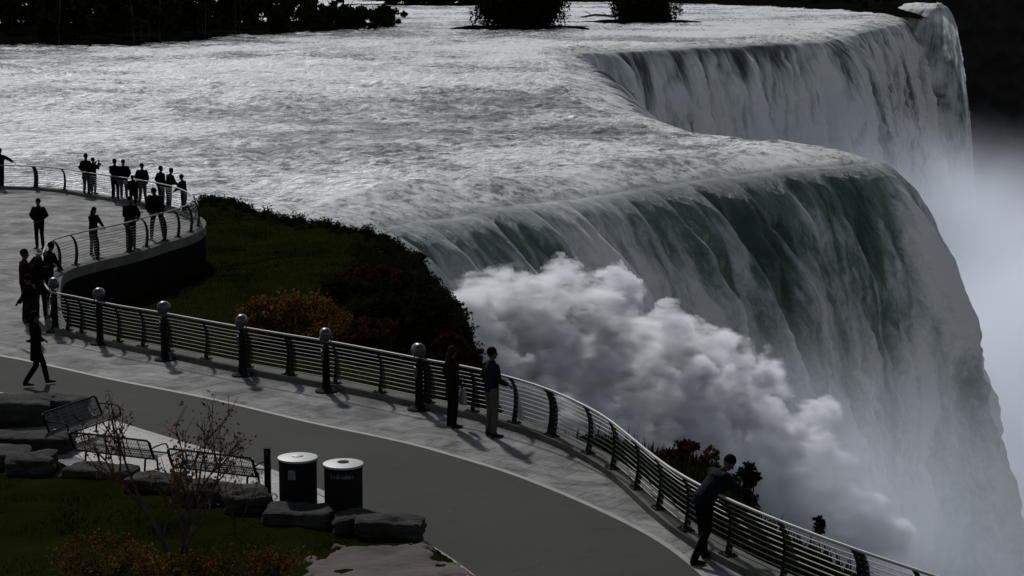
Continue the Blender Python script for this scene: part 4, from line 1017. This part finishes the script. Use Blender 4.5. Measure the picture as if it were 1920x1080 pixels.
# along the outer railing
P(2, 354, R(-30), 'man at the edge of the picture pointing one arm out over the outer railing', dict(elR=(.36, .10, 1.30), wrR=(.58, .18, 1.16)), h=1.72, coat=(.010, .010, .010), legs=(.010, .010, .010), bulk=1.12)
P(-10, 351, R(-10), 'second man at the edge of the picture behind the pointing one', POCK, h=1.80, coat=(.012, .012, .012), legs=(.016, .016, .016))
P(163, 367, R(-20), 'taller of the pair by the bowed post, in a long black coat', POCK, h=1.72, coat=(.008, .008, .008), legs=(.008, .008, .008), coatlen=.2)
P(176, 364, R(-35), 'shorter of the pair by the bowed post, in pale trousers with a camera raised', CAM, h=1.50, coat=(.010, .010, .010), legs=(.07, .065, .09)); cam_item(176, 364, R(-35), 1.50, 'camera lifted by the visitor in pale trousers')
P(217, 377, R(-10), 'visitor in black tight against the outer railing, first of the cluster', RAIL, h=1.68, coat=(.008, .008, .008), legs=(.008, .008, .008))
P(233, 375, R(15), 'visitor in a dark jacket with legs apart in the cluster at the outer railing', POCK, h=1.62, coat=(.010, .010, .010), legs=(.012, .012, .012), bulk=1.12)
P(268, 384, R(-15), 'bulky visitor with a rucksack shape, middle of the cluster at the outer railing', dict(POCK, anL=(-.16, 0, .09), anR=(.16, 0, .09)), h=1.62, coat=(.010, .010, .010), legs=(.010, .010, .010), bulk=1.22)
P(303, 389, R(-40), 'slim visitor with a hood, beyond the heavy visitor bending over the inner railing', POCK, h=1.60, coat=(.008, .008, .008), legs=(.008, .008, .008))
P(317, 391, R(-50), 'visitor bowed towards the outer railing next to the slim hooded one', RAIL, lean=R(12), h=1.56, coat=(.012, .010, .010), legs=(.010, .010, .010), bulk=1.1)
P(346, 402, R(70), 'visitor leaning an arm on the railing at the very tip of the platform', dict(RAIL), lean=R(8), h=1.50, coat=(.008, .008, .008), legs=(.008, .008, .008), bulk=1.05)
# ------------------------------------------------------------------ spray thrown up at the foot of the near falls
def spray():
    rng = np.random.default_rng(12)
    # crest of the heap: image-plane estimate turned into real positions in the gorge
    crest = [atY(812, 528, 71), atY(860, 508, 72), atY(930, 496, 74), atY(1010, 490, 76), atY(1085, 512, 78), atY(1150, 556, 80), atY(1215, 592, 82), atY(1290, 606, 85), atY(1345, 622, 88), atY(1395, 672, 88),
             atY(1460, 735, 88), atY(1520, 810, 87), atY(1560, 880, 86), atY(1600, 960, 85), atY(1630, 1050, 84), atY(1660, 1150, 83)]
    Cp, s = resample(crest, .5); L = len(Cp)
    cs = []; rr = []
    for i in range(1800):
        j = rng.integers(0, L); t = rng.uniform(0, 1) ** 1.2            # t: how far down towards the viewer
        c = Cp[j].copy(); r = rng.uniform(.4, 1.9) * (.5 + .6 * t)
        c[2] -= r * .8 + t * 19; c[1] -= t * 11 + rng.uniform(-1.5, 1.5); c[0] += rng.uniform(-1.6, 2.2) + t * rng.uniform(-2, 1.5)
        if c[0] < Cp[0][0] + 1: c[0] = Cp[0][0] + 1 + abs(rng.normal())
        cs.append(c); rr.append(r)
    cs = np.array(cs); rr = np.array(rr)
    # keep clear of the falls themselves: no clump centre behind the sheet
    bm = bmesh.new(); bmesh.ops.create_icosphere(bm, subdivisions=5, radius=1); U = np.array([v.co[:] for v in bm.verts]); Fc = np.array([[v.index for v in f.verts] for f in bm.faces]); bm.free()
    bm = bmesh.new(); bmesh.ops.create_icosphere(bm, subdivisions=4, radius=1); U4 = np.array([v.co[:] for v in bm.verts]); F4 = np.array([[v.index for v in f.verts] for f in bm.faces]); bm.free()
    VV = []; FF = []; base = 0
    for c, r in zip(cs, rr):
        u, f_ = (U4, F4)
        d = fbm(u * 1.15 * min(r, 1.6) + c * .6, 5, 5, gain=.58, billow=True)
        d2 = fbm((c + u * r) * np.array([.5, .5, .35]), 3, 15)
        p = c + u * (r * (1 + .55 * d + .25 * d2))[:, None] * np.array([1, 1, 1.1])
        VV.append(p); FF.append(f_ + base); base += len(u)
    V = np.concatenate(VV); Q = np.concatenate(FF)
    # loose drops: fine specks around the clump surfaces soften every edge
    o = np_mesh('spray', V, Q, None)
    tag(o, 'billowing white spray boiling up in front of the near waterfall', kind='stuff')
    ng = bpy.data.node_groups.new('spray', 'GeometryNodeTree'); ng.interface.new_socket('Geometry', in_out='INPUT', socket_type='NodeSocketGeometry'); ng.interface.new_socket('Geometry', in_out='OUTPUT', socket_type='NodeSocketGeometry')
    gi = ng.nodes.new('NodeGroupInput'); go = ng.nodes.new('NodeGroupOutput'); mv = ng.nodes.new('GeometryNodeMeshToVolume'); sm = ng.nodes.new('GeometryNodeSetMaterial')
    mv.resolution_mode = 'VOXEL_SIZE'; mv.inputs['Voxel Size'].default_value = .15; mv.inputs['Interior Band Width'].default_value = 1.8; mv.inputs['Density'].default_value = 1.0
    ng.links.new(gi.outputs[0], mv.inputs['Mesh']); ng.links.new(mv.outputs[0], sm.inputs['Geometry']); sm.inputs['Material'].default_value = M['spray_vol']; ng.links.new(sm.outputs[0], go.inputs[0])
    md = o.modifiers.new('to_volume', 'NODES'); md.node_group = ng
m = bpy.data.materials.new('spray_volume'); m.use_nodes = True; M['spray_vol'] = m; t = m.node_tree; t.nodes.remove(t.nodes['Principled BSDF'])
vol = t.nodes.new('ShaderNodeVolumePrincipled'); vol.inputs['Color'].default_value = (.93, .94, .97, 1); vol.inputs['Anisotropy'].default_value = .2; vol.inputs['Density Attribute'].default_value = ''
at_ = t.nodes.new('ShaderNodeAttribute'); at_.attribute_name = 'density'
g = t.nodes.new('ShaderNodeNewGeometry'); nz = t.nodes.new('ShaderNodeTexNoise'); nz.inputs['Scale'].default_value = .95; nz.inputs['Detail'].default_value = 8; nz.inputs['Roughness'].default_value = .72; nz.inputs['Distortion'].default_value = .35
mpp = t.nodes.new('ShaderNodeMapping'); mpp.inputs['Rotation'].default_value = (0, R(38), 0); mpp.inputs['Scale'].default_value = (.42, 1, 1.15); t.links.new(g.outputs['Position'], mpp.inputs[0]); t.links.new(mpp.outputs[0], nz.inputs['Vector'])
a1 = t.nodes.new('ShaderNodeMath'); a1.operation = 'MULTIPLY_ADD'; a1.inputs[1].default_value = 5.2; a1.inputs[2].default_value = -2.65; t.links.new(nz.outputs['Fac'], a1.inputs[0])
a2 = t.nodes.new('ShaderNodeMath'); a2.operation = 'MULTIPLY_ADD'; a2.inputs[1].default_value = 3.0; t.links.new(at_.outputs['Fac'], a2.inputs[0]); t.links.new(a1.outputs[0], a2.inputs[2])
a4 = t.nodes.new('ShaderNodeClamp'); t.links.new(a2.outputs[0], a4.inputs[0])
gt = t.nodes.new('ShaderNodeMath'); gt.operation = 'GREATER_THAN'; gt.inputs[1].default_value = .001; t.links.new(at_.outputs['Fac'], gt.inputs[0])
a5 = t.nodes.new('ShaderNodeMath'); a5.operation = 'MULTIPLY'; sq = t.nodes.new('ShaderNodeMath'); sq.operation = 'POWER'; sq.inputs[1].default_value = 1.5; t.links.new(a4.outputs[0], sq.inputs[0]); t.links.new(sq.outputs[0], a5.inputs[0]); t.links.new(gt.outputs[0], a5.inputs[1])
a3 = t.nodes.new('ShaderNodeMath'); a3.operation = 'MULTIPLY'; a3.inputs[1].default_value = 5.5; t.links.new(a5.outputs[0], a3.inputs[0]); t.links.new(a3.outputs[0], vol.inputs['Density'])
t.links.new(vol.outputs[0], t.nodes['Material Output'].inputs['Volume'])
spray()

# ------------------------------------------------------------------ mist rising from the gorge
def mist(name, c, r, dens, label, scale=.06, thr=(.35, .65), aniso=.35, col=(.87, .92, 1.0), falloff=1.5, rot=0):
    m = bpy.data.materials.new(name); m.use_nodes = True; t = m.node_tree; t.nodes.remove(t.nodes['Principled BSDF'])
    vol = t.nodes.new('ShaderNodeVolumePrincipled'); vol.inputs['Color'].default_value = (*col, 1); vol.inputs['Anisotropy'].default_value = aniso
    tc = t.nodes.new('ShaderNodeTexCoord'); ln = t.nodes.new('ShaderNodeVectorMath'); ln.operation = 'LENGTH'; t.links.new(tc.outputs['Object'], ln.inputs[0])
    mr = t.nodes.new('ShaderNodeMapRange'); mr.inputs[1].default_value = 1.0; mr.inputs[2].default_value = .15; mr.interpolation_type = 'SMOOTHSTEP'; t.links.new(ln.outputs['Value'], mr.inputs[0])
    pw = t.nodes.new('ShaderNodeMath'); pw.operation = 'POWER'; pw.inputs[1].default_value = falloff; t.links.new(mr.outputs[0], pw.inputs[0])
    g = t.nodes.new('ShaderNodeNewGeometry'); nz = t.nodes.new('ShaderNodeTexNoise'); nz.inputs['Scale'].default_value = scale; nz.inputs['Detail'].default_value = 4; nz.inputs['Roughness'].default_value = .6
    t.links.new(g.outputs['Position'], nz.inputs['Vector'])
    m2 = t.nodes.new('ShaderNodeMapRange'); m2.inputs[1].default_value = thr[0]; m2.inputs[2].default_value = thr[1]; m2.inputs[3].default_value = .25; m2.inputs[4].default_value = 1.2; t.links.new(nz.outputs['Fac'], m2.inputs[0])
    mu = t.nodes.new('ShaderNodeMath'); mu.operation = 'MULTIPLY'; t.links.new(pw.outputs[0], mu.inputs[0]); t.links.new(m2.outputs[0], mu.inputs[1])
    m3 = t.nodes.new('ShaderNodeMath'); m3.operation = 'MULTIPLY'; m3.inputs[1].default_value = dens; t.links.new(mu.outputs[0], m3.inputs[0]); t.links.new(m3.outputs[0], vol.inputs['Density'])
    t.links.new(vol.outputs[0], t.nodes['Material Output'].inputs['Volume'])
    b = MB(); b.ball((0, 0, 0), 1.0, 20, 12); o = b.build(name, m); o.location = c; o.scale = r; o.rotation_euler = (0, rot, 0)
    return tag(o, label, kind='stuff')
mist('mist', (82, 203, -42), (56, 68, 37), .22, 'bright cloud of mist rising from the gorge beyond the near waterfall')
mist('mist', (66, 335, -46), (80, 110, 38), .06, 'thin veil of mist at the foot of the far waterfall')
mist('mist', (18, 92, -24), (24, 20, 19), .085, 'grey haze of spray hanging at the foot of the near waterfall', scale=.12)
mist('mist', (150, 560, -78), (110, 120, 44), .035, 'faint mist standing before the dark gorge wall at the most distant waterfall')
mist('mist', (13, 80, -17), (10, 9, 14), .10, 'soft spray drifting off the lower edge of the white billows', scale=.25)
mist('mist', (31, 131, -27), (10, 13, 20), .07, 'thin spray softening the rounded outer shoulder of the near waterfall', scale=.15)
